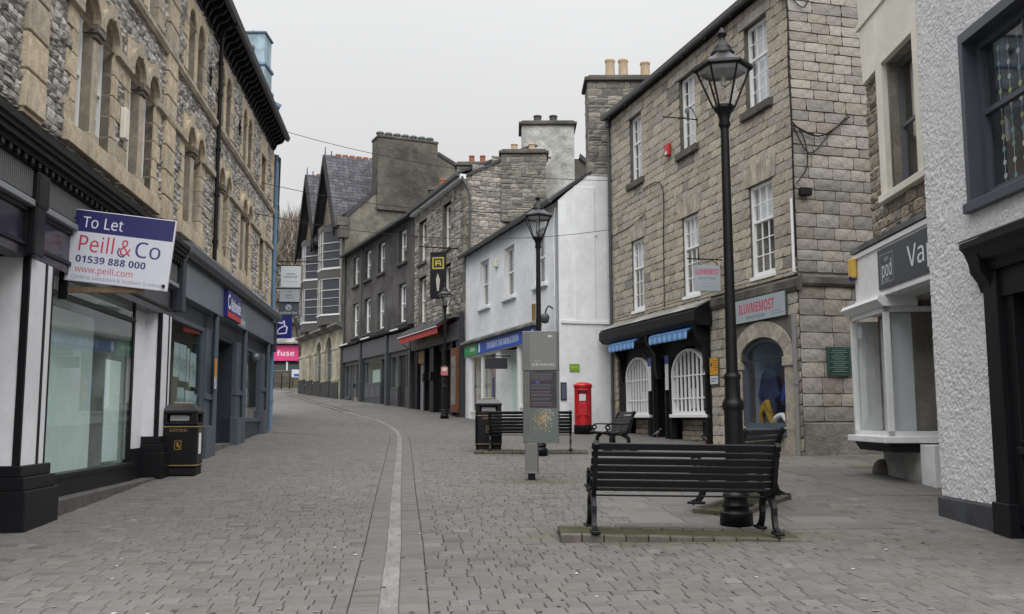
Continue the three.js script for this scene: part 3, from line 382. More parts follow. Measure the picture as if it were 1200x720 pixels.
  { const rr = rng(3); const sheets = [[9.0, 9.42, 2.28, 2.9], [9.44, 9.98, 2.22, 2.9], [10.02, 10.24, 2.22, 2.86], [10.3, 10.82, 2.14, 2.80], [9.36, 9.9, 1.55, 2.1], [9.95, 10.75, 1.55, 2.06], [10.76, 10.95, 1.62, 2.0], [16.4, 16.9, 2.5, 2.95], [16.4, 16.95, 1.9, 2.3]];
    for (const [x0, x1, y0, y1] of sheets) printMesh('paper_sheet', x1 - x0, y1 - y0, 96, (x, w, h) => { x.fillStyle = '#b9c6cc'; x.fillRect(0, 0, w, h); x.strokeStyle = '#28323a'; x.lineWidth = 3; for (let i = 0; i < 7; i++) { const px = w * (.08 + .13 * i); x.beginPath(); x.moveTo(px, h * (.3 + rr() * .1)); x.lineTo(px + (rr() - .5) * 8, h * (.72 + rr() * .1)); if (rr() > .4) { x.moveTo(px, h * .5); x.lineTo(px + 9, h * (.3 + rr() * .4)); } x.stroke(); } }, s2, [(x0 + x1) / 2, (y0 + y1) / 2, .003]); }
  printMesh('notice', .24, .62, 64, (x, w, h) => { x.fillStyle = '#c98a1c'; x.fillRect(0, 0, w, h * .62); x.fillStyle = '#b9bcc0'; x.fillRect(0, h * .62, w, h); x.fillStyle = '#6b4a10'; for (let i = 1; i < 6; i++) x.fillRect(w * .15, h * .1 * i, w * .7, 3); x.fillStyle = '#444'; for (let i = 0; i < 4; i++) x.fillRect(w * .15, h * (.68 + .07 * i), w * .7, 2); }, s2, [11.7, 2.45, .215]);
  mesh('camera_globe', new THREE.SphereGeometry(.12, 12, 10).translate(17.4, 3.15, .12), mat(.1, .11, .12, { roughness: .2 }), s2);

  // fascia lettering board: a sign of its own
  const sg = thing('fascia_sign', 'blue box sign with white lettering and red underline on the slate fascia', 'sign'); b.updateWorldMatrix(true, false); sg.position.copy(new THREE.Vector3(13.65, 4.0, .2).applyMatrix4(b.matrixWorld)); sg.quaternion.copy(b.quaternion);
  mesh('box', [rb(-1.25, .42, -.28, .31, 0, .09, .01)], mat(.02, .02, .16, { roughness: .3 }), sg); printMesh('lettering', 1.63, .57, 256, (x, w, h) => { x.fillStyle = '#161a63'; x.fillRect(0, 0, w, h); x.fillStyle = '#c02a2e'; x.fillRect(0, h * .8, w, h * .2); x.strokeStyle = '#e8e8ee'; x.lineWidth = 9; x.beginPath(); x.arc(w * .1, h * .42, h * .24, .4, 5.2); x.stroke(); fitText(x, 'Nationwide', w * .59, h * .48, w * .74, 'bold $px sans-serif', 60, '#eef'); }, sg, [-.415, .015, .092]);
  printMesh('lettering', 1.0, .3, 200, (x, w, h) => { x.fillStyle = '#6c7a84'; x.fillRect(0, 0, w, h); fitText(x, 'Building Society', w / 2, h / 2, w * .95, '$px sans-serif', 34, '#eef0f2'); }, sg, [.98, -.16, .012]);
}
// the agent's board, hung out square to the first shop and sagging a little
{
  const t = thing('to_let_board', 'tilted white and navy to let board hung from the black fascia', 'sign', [-4.75, 3.56, -11.35], .10);
  const bd = grp('board', t); bd.rotation.z = -.105; t.scale.x = .95; mesh('panel', [rb(-.64, .64, -.44, .44, -.02, .02, .006)], mat(.62, .62, .66, { roughness: .5 }), bd);
  printMesh('lettering', 1.25, .86, 700, (x, w, h) => {
    x.fillStyle = '#c9cbd6'; x.fillRect(0, 0, w, h); x.fillStyle = '#27265f'; x.fillRect(0, 0, w, h * .3); x.fillStyle = '#d6d8e4'; x.textBaseline = 'alphabetic'; x.textAlign = 'left'; x.font = '104px sans-serif'; x.fillText('To Let', w * .09, h * .235);
    x.font = '128px sans-serif'; fitText(x, 'Peill', w * .255, h * .47, w * .38, '$px sans-serif', 150, '#b9384d'); fitText(x, '&', w * .545, h * .47, w * .12, '$px sans-serif', 150, '#b9384d'); x.strokeStyle = '#34346e'; x.lineWidth = 10; x.beginPath(); x.arc(w * .52, h * .53, w * .045, 1, 4.1); x.stroke(); fitText(x, 'Co', w * .77, h * .47, w * .28, '$px sans-serif', 150, '#34346e');
    fitText(x, '01539 888 000', w * .42, h * .69, w * .70, 'bold $px sans-serif', 66, '#2b2b62'); fitText(x, 'www.peill.com', w * .37, h * .83, w * .58, '$px sans-serif', 60, '#b3444f'); fitText(x, 'Cumbria, Lancashire & Southern Scotland', w * .5, h * .945, w * .9, '$px sans-serif', 34, '#77788a');
  }, bd, [0, 0, .0215]);
  mesh('arm', [rb(-.72, .3, -.52, -.45, -.06, -.015, .004)], mat(.22, .15, .09, { map: T.streak }), t); mesh('bracket', [bx(-.75, -.64, -.6, .45, -.05, -.01)], M.iron, t); mesh('bolt', [at(cyl(0, 0, .03, 0, .02).rotateX(Math.PI / 2), -.58, .38, .02), at(cyl(0, 0, .03, 0, .02).rotateX(Math.PI / 2), .55, -.44, .02)], M.iron, t);
}
// ================================================================= blue painted building beyond, its turret and hanging signs
{
  const [b, L] = frontage('blue_painted_building', 'tall pale blue painted building showing past the rubble block corner', 'building', [-7.30, 28.42], [-10.75, 42]);
  const blue = mat(.20, .33, .50, { roughness: .6, map: T.blotch }), pal = mat(.42, .58, .68, { roughness: .55, map: T.blotch }), dk = mat(.03, .045, .09, { roughness: .5 });
  mesh('wall', [bx(0, L, 3.9, 9.4, -6, 0)], pal, b); mesh('corner_pipe', [cyl(.06, 1.0, 9.6, .07, .07), ...[2, 4, 6, 8].map((y) => cyl(.06, y, y + .1, .07, .09))], blue, b); mesh('shopfront', [bx(.0, L, .9, 3.9, -6, -.06)], dk, b); mesh('fascia', [rb(.2, L, 3.2, 3.9, -.06, .1, .01)], blue, b); mesh('sill_band', [rb(0, L, 7.1, 7.25, 0, .12, .01)], blue, b);
  for (const [x, y] of [[1.6, 4.9], [4.4, 4.9], [7.2, 4.9], [1.6, 7.4], [4.4, 7.4], [7.2, 7.4]]) { const g = grp('window', b); mesh('frame', [bx(x, x + .08, y, y + 1.7, 0, .06), bx(x + 1.1, x + 1.18, y, y + 1.7, 0, .06), bx(x + .08, x + 1.1, y + 1.62, y + 1.7, 0, .06), bx(x + .08, x + 1.1, y, y + .08, 0, .1), bx(x + .08, x + 1.1, y + .8, y + .88, 0, .05)], M.sashWhite, g); mesh('pane', [bx(x + .08, x + 1.1, y + .08, y + 1.62, .005, .01)], mat(.03, .035, .04, { roughness: .05 }), g); }
  mesh('roof', [prism([[.2, 9.4], [.2, 9.5], [-3, 11.4], [-6, 9.5], [-6, 9.4]], 0, L)], M.slate, b);
  const t = thing('roof_turret', 'pale blue boxy roof turret rising above the dark eaves', 'turret', [-9.62, .75, -34.2]);
  const st = (w, y0, y1) => rb(-w / 2, w / 2, y0, y1, -w / 2, w / 2, .02); mesh('body', [st(1.0, 11.2, 12.9), st(1.04, 13.0, 13.75), st(.98, 13.85, 15.0)], pal, t); mesh('ledge', [st(1.2, 12.88, 13.0), st(1.16, 13.74, 13.86), st(1.1, 14.98, 15.06)], blue, t); mesh('corbel', [at(lathe([[.12, -.9], [.28, -.6], [.55, -.15], [.62, 0], [0, 0]], 8), .55, 12.25, .45)], blue, t); mesh('lamp_bracket', [rb(-.08, .12, 14.35, 14.5, .48, .6, .03)], M.lead, t); mesh('finial', [cyl(-.1, 15.05, 15.3, 0, .02)], M.iron, t); mesh('foot', [rb(-.6, .6, 8.9, 11.25, -.6, .6, .02)], M.slate, t);
  const sgn = (name, label, x, d, y0, y1, w, m, draw) => { const h = y1 - y0, g = thing(name, label, 'sign', [x, (y0 + y1) / 2, -d], .06); mesh('panel', [rb(-w / 2, w / 2, -h / 2, h / 2, -.04, .04, .01)], m, g); printMesh('lettering', w * .97, h * .95, 160, draw, g, [0, 0, .0415]); mesh('bracket', [bx(-w / 2 - .28, w / 2, h / 2, h / 2 + .03, -.02, .02)], M.iron, g); return g; };
  const D = 29.2, X = (px) => (px - 600) / 1110 * D, Y = (py) => EYE + (491 - py) / 1110 * D;
  sgn('hanging_sign', 'white hanging sign with two lines of small grey capitals', X(338), D, Y(337), Y(311.5), .61, mat(.6, .62, .63), (x, w, h) => { x.fillStyle = '#c8cdd0'; x.fillRect(0, 0, w, h); fitText(x, 'SAKIS', w / 2, h * .36, w * .5, 'bold $px sans-serif', 20, '#586066'); fitText(x, 'KEBAB', w / 2, h * .5, w * .72, 'bold $px sans-serif', 20, '#586066'); x.fillStyle = '#7d868c'; x.fillRect(w * .14, h * .74, w * .72, 3); });
  sgn('hanging_sign', 'small grey hanging sign with a curved swoosh under pale script', X(336.7), D + .05, Y(354), Y(338.5), .61, mat(.38, .4, .42), (x, w, h) => { x.fillStyle = '#a3a9ae'; x.fillRect(0, 0, w, h); fitText(x, 'the', w / 2, h * .2, 0, '$px serif', 22, '#4d545a'); fitText(x, 'upper', w * .45, h * .45, w * .4, 'italic $px serif', 34, '#3f474d'); x.strokeStyle = '#565e64'; x.lineWidth = 4; x.beginPath(); x.arc(w * .5, h * .35, w * .26, .5, 2.6); x.stroke(); });
  sgn('hanging_sign', 'dark slate hanging sign with a round white emblem and white lettering', X(335.5), D + .1, Y(370), Y(354.5), .62, mat(.08, .1, .12), (x, w, h) => { x.fillStyle = '#49535b'; x.fillRect(0, 0, w, h); x.strokeStyle = '#c9d0d4'; x.lineWidth = 6; x.beginPath(); x.arc(w / 2, h * .36, h * .2, 0, 7); x.stroke(); x.beginPath(); x.moveTo(w * .42, h * .45); x.lineTo(w * .5, h * .24); x.lineTo(w * .58, h * .45); x.stroke(); fitText(x, 'Stafford The', w / 2, h * .8, w * .9, '$px serif', 26, '#d5dadd'); });
  sgn('hanging_sign', 'square navy hanging sign with a white outlined emblem', X(330.5), D - .3, Y(398), Y(372.5), .67, mat(.02, .02, .15), (x, w, h) => { x.fillStyle = '#1b1f6e'; x.fillRect(0, 0, w, h); x.strokeStyle = '#d8dcee'; x.lineWidth = 10; x.lineJoin = 'round'; x.beginPath(); x.arc(w * .42, h * .5, w * .22, 1.9, 5.3); x.lineTo(w * .66, h * .2); x.lineTo(w * .68, h * .42); x.lineTo(w * .8, h * .5); x.lineTo(w * .76, h * .78); x.lineTo(w * .4, h * .82); x.closePath(); x.stroke(); x.beginPath(); x.moveTo(w * .34, h * .72); x.quadraticCurveTo(w * .45, h * .5, w * .66, h * .46); x.stroke(); });
  const rl = thing('sign_bracket', 'long black iron bracket rails carrying the hanging signs', 'bracket', [-7.2, 0, -29.2]); mesh('rail', [tube([[-.1, Y(306), 0], [1.25, Y(306), 0]], .018), tube([[-.1, Y(322), -.05], [.35, Y(322), -.05]], .015), tube([[.66, Y(310), 0], [.66, Y(372), 0]], .012)], M.iron, rl);
}
// ================================================================= right side: tall stone building on the alley corner
{
  const [b, L] = frontage('stone_corner_building', 'tall squared stone building with white sash windows on the alley corner', 'building', [3.27, 30.3], [6.1, 20]);
  const tones = toneSet([[.46, .41, .33], [.41, .365, .295], [.52, .465, .375], [.36, .325, .27], [.44, .41, .35], [.48, .425, .34], [.39, .365, .32], [.30, .28, .245], [.26, .243, .215]]);
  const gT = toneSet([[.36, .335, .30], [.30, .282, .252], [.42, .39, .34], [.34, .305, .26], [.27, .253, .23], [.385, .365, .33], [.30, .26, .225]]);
  const u = (a) => L - a, YT = 11.24, wall = grp('front_wall', b); wall.updateWorldMatrix(true, false);
  const cols = [[.85, 1.9], [4.53, 5.5], [8.12, 9.06]], holes = [], clip = [];
  const add = (a, c, y0, y1) => { holes.push(holeRect(u(c), u(a), y0, y1)); clip.push([u(c), u(a), y0, y1]); };
  for (const [a, c] of cols) {
    add(a, c, 8.7, 10.76); add(a, c, 4.73, 6.88);
    win(b, u(c) + .01, u(a) - .01, 8.71, 10.75, { z: -.13, split: .40, room: M.room, blind: a < 1 ? .97 : .9 }); mesh('sill', [rb(u(c) - .16, u(a) + .16, 8.5, 8.7, -.2, .12, .02)], M.darkStone, wall); clip.push([u(c) - .16, u(a) + .16, 8.5, 8.7]);
    win(b, u(c) + .01, u(a) - .01, 4.74, 6.87, { z: -.07, split: .40, room: M.roomMid, fw: .075, blind: .4 }); mesh('sill', [rb(u(c) - .03, u(a) + .03, 4.64, 4.73, -.2, .05, .01)], M.sashWhite, wall); clip.push([u(c) - .03, u(a) + .03, 4.64, 4.73]);
    // flat arch of upright voussoirs over the lower window, rough stone lintel over the upper
    const n = 7, w = (c - a + .3) / n; for (let i = 0; i < n; i++) { const x = u(c) - .15 + i * w, k = (i - 3) * .03; mesh('voussoir', plate([[x + .006, 6.885], [x + w - .006, 6.885], [x + w - .006 + k + .01, 7.34], [x + .006 + k - .01, 7.34]], -.05, .045 + .012 * R0()), tones[i % 7], wall); } clip.push([u(c) - .17, u(a) + .17, 6.88, 7.345]);
    mesh('lintel', rb(u(c) - .2, u(a) + .2, 10.77, 11.02, -.1, .05, .02), gT[2], wall); clip.push([u(c) - .2, u(a) + .2, 10.76, 11.03]);
  }
  // weathered band above the corner shop
  mesh('band', [prism([[-.05, 4.2], [.06, 4.2], [.09, 4.28], [.08, 4.45], [-.05, 4.55]], u(3.95), L + .09)], M.darkStone, wall); clip.push([u(3.95), L, 4.2, 4.55]);
  // openings at street level
  const A = { x0: u(2.5), x1: u(.58), y0: 1.26, ys: 2.82, rise: .5 }; holes.push(holeArch(A.x0, A.x1, A.y0, A.ys, A.rise)); clip.push([A.x0 - .36, A.x1 + .36, .5, 3.7]);
  const B0 = u(10.35), B1 = u(4.02); clip.push([B0, B1, .5, 4.2]); holes.push(holeRect(B0 + .05, B1 - .05, .5, 3.75));
  mesh('backing', plate(rect(0, L, .4, YT), -.32, 0, holes), M.mortarDark, wall);
  layStones(wall, courses(0, L, .6, YT - .02, clip, { h: [.2, .29], w: [.3, .62], seed: 207 }), { name: 'stone_block', tones, geos: SMOOTH, z: 0, proud: .042, gap: .013, max: 300, seed: 12, vary: .5, pick: sooty(7, 2, (x, y) => (y > 10.3 && x < 7 ? .16 : 0) + (y < 4.5 ? .05 : -.02)) });
  // corner shop window: ashlar arch, imposts, jambs
  const ac = (A.x0 + A.x1) / 2, ah = (A.x1 - A.x0) / 2, ash = toneSet([[.37, .34, .285], [.33, .305, .255], [.41, .375, .305]]);
  for (let i = 0; i < 9; i++) mesh('voussoir', ring(ac, A.ys, ah, ah + .36, A.rise, A.rise + .36, -.05, .055, Math.PI * i / 9 + .006, Math.PI * (i + 1) / 9 - .006, 3), ash[i % 3], wall);
  for (const x of [A.x0 - .36, A.x1]) { mesh('jamb', [rb(x, x + .36, 1.3, 2.62, -.05, .05, .012)], ash[0], wall); mesh('impost', [rb(x - .03, x + .39, 2.62, 2.82, -.05, .09, .012)], ash[2], wall); mesh('jamb_base', [rb(x - .04, x + .4, .5, 1.3, -.05, .1, .02)], ash[1], wall); }
  mesh('spandrel', plate([[A.x0 - .36, 2.82], [A.x1 + .36, 2.82], [A.x1 + .36, 3.7], [A.x0 - .36, 3.7]], -.05, .02, [holeArch(A.x0 - .34, A.x1 + .34, 2.825, 2.84, A.rise + .34)]), M.mortarDark, wall);
  mesh('apron', [rb(A.x0, A.x1, .5, 1.1, -.05, .04, .012)], ash[1], wall);
  { const g = grp('shop_window', b), bl = M.greyPaint; mesh('frame', [plate(archPts(A.x0, A.x1, A.y0, A.ys, A.rise), -.14, -.04, [holeArch(A.x0 + .1, A.x1 - .1, A.y0 + .12, A.ys, A.rise - .1)])], bl, g); mesh('sill', [rb(A.x0 - .08, A.x1 + .1, 1.1, 1.26, -.2, .14, .015)], bl, g); mesh('pane', new THREE.ShapeGeometry(shapeOf(archPts(A.x0 + .08, A.x1 - .08, A.y0 + .1, A.ys, A.rise - .08))).translate(0, 0, -.09), M.glass, g); roomBox(A.x0, A.x1, A.y0, A.ys + A.rise, -.33, 1.1, mat(.24, .29, .35), g); }
  // black shop: projecting canopy fascia, arched barred windows, central arched door
  const s = grp('shopfront', b); const gx = (x) => G(3.27 + .265 * x, 30.3 - .964 * x);
  mesh('fascia', [prism([[-.05, 4.48], [-.05, 3.8], [.4, 3.84], [.52, 3.95], [.52, 4.18], [.46, 4.24]], .02, B1 + .14)], M.blackMatt, s); mesh('flashing', [prism([[-.03, 4.5], [.47, 4.25], [.5, 4.27], [-.03, 4.53]], .02, B1 + .14)], mat(.42, .42, .4, { map: T.blotch, roughness: .7 }), s);
  for (const x of [u(4.2), u(7.35) + .1, u(9.95)]) mesh('console', [prism([[-.05, 2.6], [.06, 2.6], [.12, 2.8], [.14, 3.3], [.36, 3.6], [.4, 3.84], [-.05, 3.84]], x - .08, x + .08)], M.blackMatt, s);
  const wA = [u(9.72), u(7.86)], wB = [u(6.42), u(4.3)], dO = [u(7.58), u(6.74)];
  mesh('facing', [plate(rect(B0, B1, .6, 3.84), -.16, -.02, [holeArch(wA[0], wA[1], .7, 2.75, .62), holeArch(wB[0], wB[1], .7, 2.68, .74), holeArch(dO[0], dO[1], .601, 2.7, .5)])], M.blackMatt, s);
  each('post', [wA[0], wA[1], wB[0], wB[1], dO[0], dO[1]].map((x) => rb(x - .05, x + .05, .6, 2.6, -.1, .06, .012)), M.blackMatt, s);
  for (const [[x0, x1], ys, rise] of [[wA, 2.72, .6], [wB, 2.62, .72]]) {
    const g = grp('barred_window', s), y0 = 1.58; mesh('frame', [plate(archPts(x0 + .03, x1 - .03, y0, ys, rise), -.1, .03, [holeArch(x0 + .1, x1 - .1, y0 + .1, ys, rise - .07)]), rb(x0 - .05, x1 + .05, y0 - .07, y0 + .02, -.1, .08, .01)], M.sashWhite, g);
    const n = 8, c = (x0 + x1) / 2, hw = (x1 - x0) / 2 - .1; for (let i = 1; i < n; i++) { const x = x0 + .1 + (x1 - x0 - .2) * i / n, t = (x - c) / hw, yt = ys + (rise - .08) * Math.sqrt(Math.max(0, 1 - t * t)); mesh('window_bar', bx(x - .022, x + .022, y0 + .08, yt, -.04, .005), M.sashWhite, g); } for (const y of [2.02, 2.62]) mesh('window_bar', bx(x0 + .1, x1 - .1, y - .018, y + .018, -.045, 0), M.sashWhite, g);
    mesh('pane', new THREE.ShapeGeometry(shapeOf(archPts(x0 + .08, x1 - .08, y0 + .08, ys, rise - .05))).translate(0, 0, -.06), M.glass, g); roomBox(x0, x1, y0, ys + rise, -.12, 1.1, mat(.16, .17, .17), g); mesh('display_card', [bx(x0 + .3, x0 + .75, 1.75, 2.3, -.4, -.38), bx(x0 + 1.0, x0 + 1.4, 1.8, 2.5, -.5, -.48)], M.blind, g);
    const ap = grp('apron_wall', s); ap.updateWorldMatrix(true, false); mesh('backing', [bx(x0, x1, .6, 1.5, -.4, -.3)], M.mortarDark, ap); layStones(ap, courses(x0 + .06, x1 - .06, .75, 1.45, [], { h: [.12, .18], w: [.25, .5], seed: 5 + x0 * 10 | 0 }), { tones: tones.slice(0, 7), geos: SMOOTH, z: -.3, proud: .06, max: 40, seed: 2 }); mesh('opening', [bx(x1 - .75, x1 - .3, .95, 1.4, -.25, -.22)], M.roofDark, ap);
  }
  { const g = grp('door', s); mesh('leaf', [plate(archPts(dO[0], dO[1], .6, 2.7, .5), -.5, -.45)], M.roofDark, g); mesh('lining', [bx(dO[0] - .02, dO[0], .6, 2.8, -.5, -.1), bx(dO[1], dO[1] + .02, .6, 2.8, -.5, -.1)], M.black, g); mesh('handle', [cyl(dO[1] - .1, 1.9, 2.05, -.43, .012)], M.lead, g); for (const x of [dO[0] - .17, dO[1] + .17]) printMesh('hanging_banner', .22, .95, 64, (c, w, h) => { c.fillStyle = '#d3d5d8'; c.fillRect(0, 0, w, h); c.fillStyle = '#3a3f8c'; c.fillRect(0, 0, w, h * .25); c.fillStyle = '#889'; for (let i = 4; i < 12; i++) c.fillRect(w * .2, h * i / 13, w * .6, 2); }, s, [x, 2.75, .075]); }
  // end wall along the alley
  const e = grp('end_wall', b); e.position.set(L, 0, 0); e.rotation.y = Math.PI / 2; e.updateWorldMatrix(true, false);
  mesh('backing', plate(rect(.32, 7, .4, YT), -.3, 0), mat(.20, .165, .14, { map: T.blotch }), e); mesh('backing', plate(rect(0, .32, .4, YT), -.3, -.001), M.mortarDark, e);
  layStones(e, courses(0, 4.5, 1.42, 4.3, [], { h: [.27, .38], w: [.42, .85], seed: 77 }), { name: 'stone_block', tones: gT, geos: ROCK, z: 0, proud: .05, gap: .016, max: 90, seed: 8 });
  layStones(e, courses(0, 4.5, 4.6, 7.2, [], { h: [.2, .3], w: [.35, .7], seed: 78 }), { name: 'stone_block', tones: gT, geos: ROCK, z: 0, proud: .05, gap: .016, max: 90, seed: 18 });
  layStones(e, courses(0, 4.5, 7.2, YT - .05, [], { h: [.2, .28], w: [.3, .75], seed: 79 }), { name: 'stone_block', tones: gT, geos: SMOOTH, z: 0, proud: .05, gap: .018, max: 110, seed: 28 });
  mesh('plinth', [rb(0, 4.6, .4, 1.4, -.1, .09, .03)], mat(.30, .285, .255, { map: T.blotchBig, bumpMap: T.bBlotch, bumpScale: .03 }), e); mesh('band', [prism([[-.05, 4.3], [.06, 4.3], [.09, 4.36], [.08, 4.5], [-.05, 4.6]], .0, 4.5)], M.darkStone, e);
  mesh('body', [bx(0, L - .33, 0, YT, -8, -1.45), bx(0, .3, 0, YT, -1.45, -.33), bx(L - .33, L - .31, 0, YT, -8, -1.45)], M.roofDark, b);
  const ea = grp('eaves', b); mesh('soffit', [bx(-.1, L + .05, YT, YT + .05, -.3, .17)], M.blackMatt, ea); mesh('fascia_board', [bx(-.1, L + .05, YT + .0, YT + .16, .17, .2)], M.gutter, ea); mesh('gutter', [prism([[.2, YT + .05], [.24, YT - .02], [.31, YT], [.34, YT + .09], [.31, YT + .09], [.28, YT + .03], [.24, YT + .03], [.22, YT + .1]], -.1, L + .1)], mat(.14, .145, .15, { roughness: .5 }), ea); for (let x = .4; x < L; x += 1.35) mesh('gutter_bolt', new THREE.SphereGeometry(.035, 8, 6).translate(x, YT - .04, .2), M.lead, ea);
  mesh('roof', [prism([[.24, YT + .1], [.24, YT + .15], [-4, YT + 2.3], [-8, YT + .2], [-8, YT + .14]], -.05, L + .08)], M.slate, ea);
  mesh('downpipe', [cyl(.06, 1.0, YT - .1, .1, .05), ...[2, 4, 6, 8, 10].map((y) => cyl(.06, y, y + .08, .1, .065)), cyl(.06, YT - .25, YT, .12, .09)], M.gutter, b); mesh('downpipe', [cyl(L - .02, .6, 3.7, .13, .045, .045), cyl(L - .02, 2.2, 2.28, .13, .06)], mat(.2, .2, .2, { roughness: .6 }), b);
  mesh('conduit', [cyl(L - .02, 4.6, 6.2, .07, .03)], M.sashWhite, b);
  mesh('roof_pot', at(lathe([[.14, 0], [.17, .1], [.13, .14], [.17, .2], [.13, .26], [.17, .34], [.13, .4], [.17, .46], [.1, .5], [.1, .3]], 14), u(3.3), 12.05, -1.8), mat(.16, .08, .07, { map: T.grain }), b);
  mesh('wall_cable', [tube([[L - .3, 11.1, .1], [L + .03, 10.7, .06], [L + .06, 9, .06], [L + .08, 7.9, .05], [L + .09, 6.2, .07], [L + .07, 4.9, .06]], .022), tube([[L + .05, 10.8, .02], [L + .09, 10.5, -.35], [L + .09, 10.9, -.5], [L + .08, 10.8, -.1]], .013), tube([[L + .08, 7.8, .02], [L + .09, 7.6, -.6], [L + .09, 8.1, -1.4]], .02), tube([[L + .07, 7.75, .0], [L + .09, 7.2, -.35], [L + .09, 7.7, -.9], [L + .08, 8.15, -1.38]], .013), tube([[L + .07, 7.9, .05], [L + .09, 7.6, -.2], [L + .09, 6.9, -.28], [L + .08, 6.5, .0]], .013)], M.blackMatt, b); mesh('junction_box', [rb(L - .16, L + .0, 10.72, 11.15, .05, .14, .01)], M.whitePaint, b); mesh('flood_lamp', [rb(L + .05, L + .17, 6.25, 6.42, -.34, -.06, .02)], M.blackMatt, b);
  mesh('wall_cable', [tube([[u(8.0), 8.3, .06], [u(6.9), 8.25, .06], [u(6.6), 8.0, .06], [u(6.62), 6.4, .06], [u(6.66), 4.6, .06]], .014), tube([[0, 7.35, .06], [u(9.3), 7.35, .06], [u(7.9), 7.5, .06]], .012)], M.blackMatt, b);
  const alarm = thing('alarm_box', 'small red alarm box on the stone wall between upper windows', 'alarm box', [0, 0, 0]); alarm.position.copy(new THREE.Vector3(u(6.15), 8.98, .045).applyMatrix4(b.matrixWorld)); alarm.quaternion.copy(b.quaternion); mesh('cover', [rb(-.13, .13, -.17, .17, 0, .09, .02)], mat(.45, .02, .02, { roughness: .4 }), alarm); mesh('strobe', [rb(-.05, .05, -.14, -.05, .085, .11, .01)], M.whitePaint, alarm);
  // lettered sign over the arch
  const put = (o, x, y, z) => { o.position.copy(new THREE.Vector3(x, y, z).applyMatrix4(b.matrixWorld)); o.quaternion.copy(b.quaternion); return o; };
  const drawB = (x, w, h, small) => { x.fillStyle = '#98a2a8'; x.fillRect(0, 0, w, h); if (small) { fitText(x, 'ILUVMEMOST', w * .5, h * .25, w * .92, 'bold $px sans-serif', h * .3, '#b5274f'); fitText(x, 'BOUTIQUE', w * .5, h * .5, w * .66, 'bold $px sans-serif', h * .12, '#6a7378'); x.fillStyle = '#5c6468'; x.fillRect(w * .3, h * .72, w * .36, 2); x.fillRect(w * .26, h * .83, w * .5, 2); } else { fitText(x, 'ILUVMEMOST', w * .47, h * .42, w * .68, 'bold $px sans-serif', h * .62, '#b5274f'); fitText(x, 'BOUTIQUE', w * .46, h * .82, w * .36, 'bold $px sans-serif', h * .2, '#5f686d'); x.fillStyle = '#5c6468'; x.fillRect(w * .76, h * .72, w * .16, 3); x.fillRect(w * .76, h * .83, w * .2, 3); } };
  const sg = put(thing('shop_sign', 'grey rectangular sign with red capitals over the arched shop window', 'sign'), u(1.55), 3.98, .07); mesh('panel', [rb(-1.18, 1.18, -.27, .27, -.04, .02, .005)], mat(.08, .085, .09), sg); printMesh('lettering', 2.34, .53, 640, (x, w, h) => drawB(x, w, h), sg, [0, 0, .022]);
  const hs = put(thing('hanging_sign', 'grey hanging sign with red capitals on an iron bracket beside the lamp post', 'sign'), u(3.25), 0, 0); mesh('bracket', [tube([[0, 5.38, .04], [0, 5.38, .98]], .016), tube([[0, 5.15, .04], [0, 5.36, .3]], .01)], M.iron, hs); const hb = grp('board', hs); hb.position.set(0, 4.91, .46); hb.rotation.y = Math.PI / 2 - .18; mesh('panel', [rb(-.33, .33, -.32, .32, -.015, .015, .004)], mat(.33, .36, .38), hb); printMesh('lettering', .65, .63, 256, (x, w, h) => drawB(x, w, h, 1), hb, [0, 0, .0165]); mesh('chain', [cyl(-.25, .32, .46, 0, .006), cyl(.25, .32, .46, 0, .006)], M.iron, hb);
  const br = put(thing('sign_bracket', 'empty scrolled iron sign bracket beside the upper sash window', 'bracket'), u(4.35), 0, 0); mesh('bar', [tube([[0, 9.3, .04], [0, 9.3, 1.05]], .016)], M.iron, br); mesh('scroll', [tube([[0, 9.1, .05], [0, 9.45, .12], [0, 9.62, .28], [0, 9.5, .4], [0, 9.38, .3], [0, 9.32, .5]], .01)], M.iron, br);
  const nt = put(thing('notice', 'small yellow and white notice on the stone pier by the lamp post', 'notice'), u(3.78), 0, 0); printMesh('print', .42, .42, 96, (x, w, h) => { x.fillStyle = '#c9901d'; x.fillRect(0, 0, w, h); x.fillStyle = '#44307a'; x.beginPath(); x.arc(w * .2, h * .4, w * .12, 0, 7); x.fill(); x.fillStyle = '#5a430c'; for (let i = 1; i < 6; i++) x.fillRect(w * .4, h * .14 * i, w * .5, 4); }, nt, [0, 2.78, .075]); printMesh('print', .4, .2, 64, (x, w, h) => { x.fillStyle = '#c4c8ca'; x.fillRect(0, 0, w, h); x.fillStyle = '#556'; x.fillRect(w * .1, h * .3, w * .8, 4); x.fillRect(w * .1, h * .6, w * .6, 4); }, nt, [0, 2.44, .075]); mesh('backing', [bx(-.22, .22, 2.32, 3.0, .03, .07)], M.lead, nt);
  const pq = thing('wall_plaque', 'dark green lettered plaque on the stone alley wall', 'plaque'); e.updateWorldMatrix(true, false); pq.position.copy(new THREE.Vector3(.88, 2.69, .055).applyMatrix4(e.matrixWorld)); pq.quaternion.setFromRotationMatrix(new THREE.Matrix4().extractRotation(e.matrixWorld)); mesh('plate', [rb(-.29, .29, -.31, .31, -.01, .02, .006)], mat(.02, .045, .04, { roughness: .4 }), pq); printMesh('lettering', .56, .6, 160, (x, w, h) => { x.fillStyle = '#12302c'; x.fillRect(0, 0, w, h); x.strokeStyle = '#4f6f68'; x.lineWidth = 3; x.strokeRect(5, 5, w - 10, h - 10); x.fillStyle = '#7c9890'; for (let i = 0; i < 12; i++) { const q = .6 + .2 * Math.sin(i * 2.3); x.fillRect(w * (.5 - q / 2), h * (.1 + .068 * i), w * q, 3); } }, pq, [0, 0, .0215]);
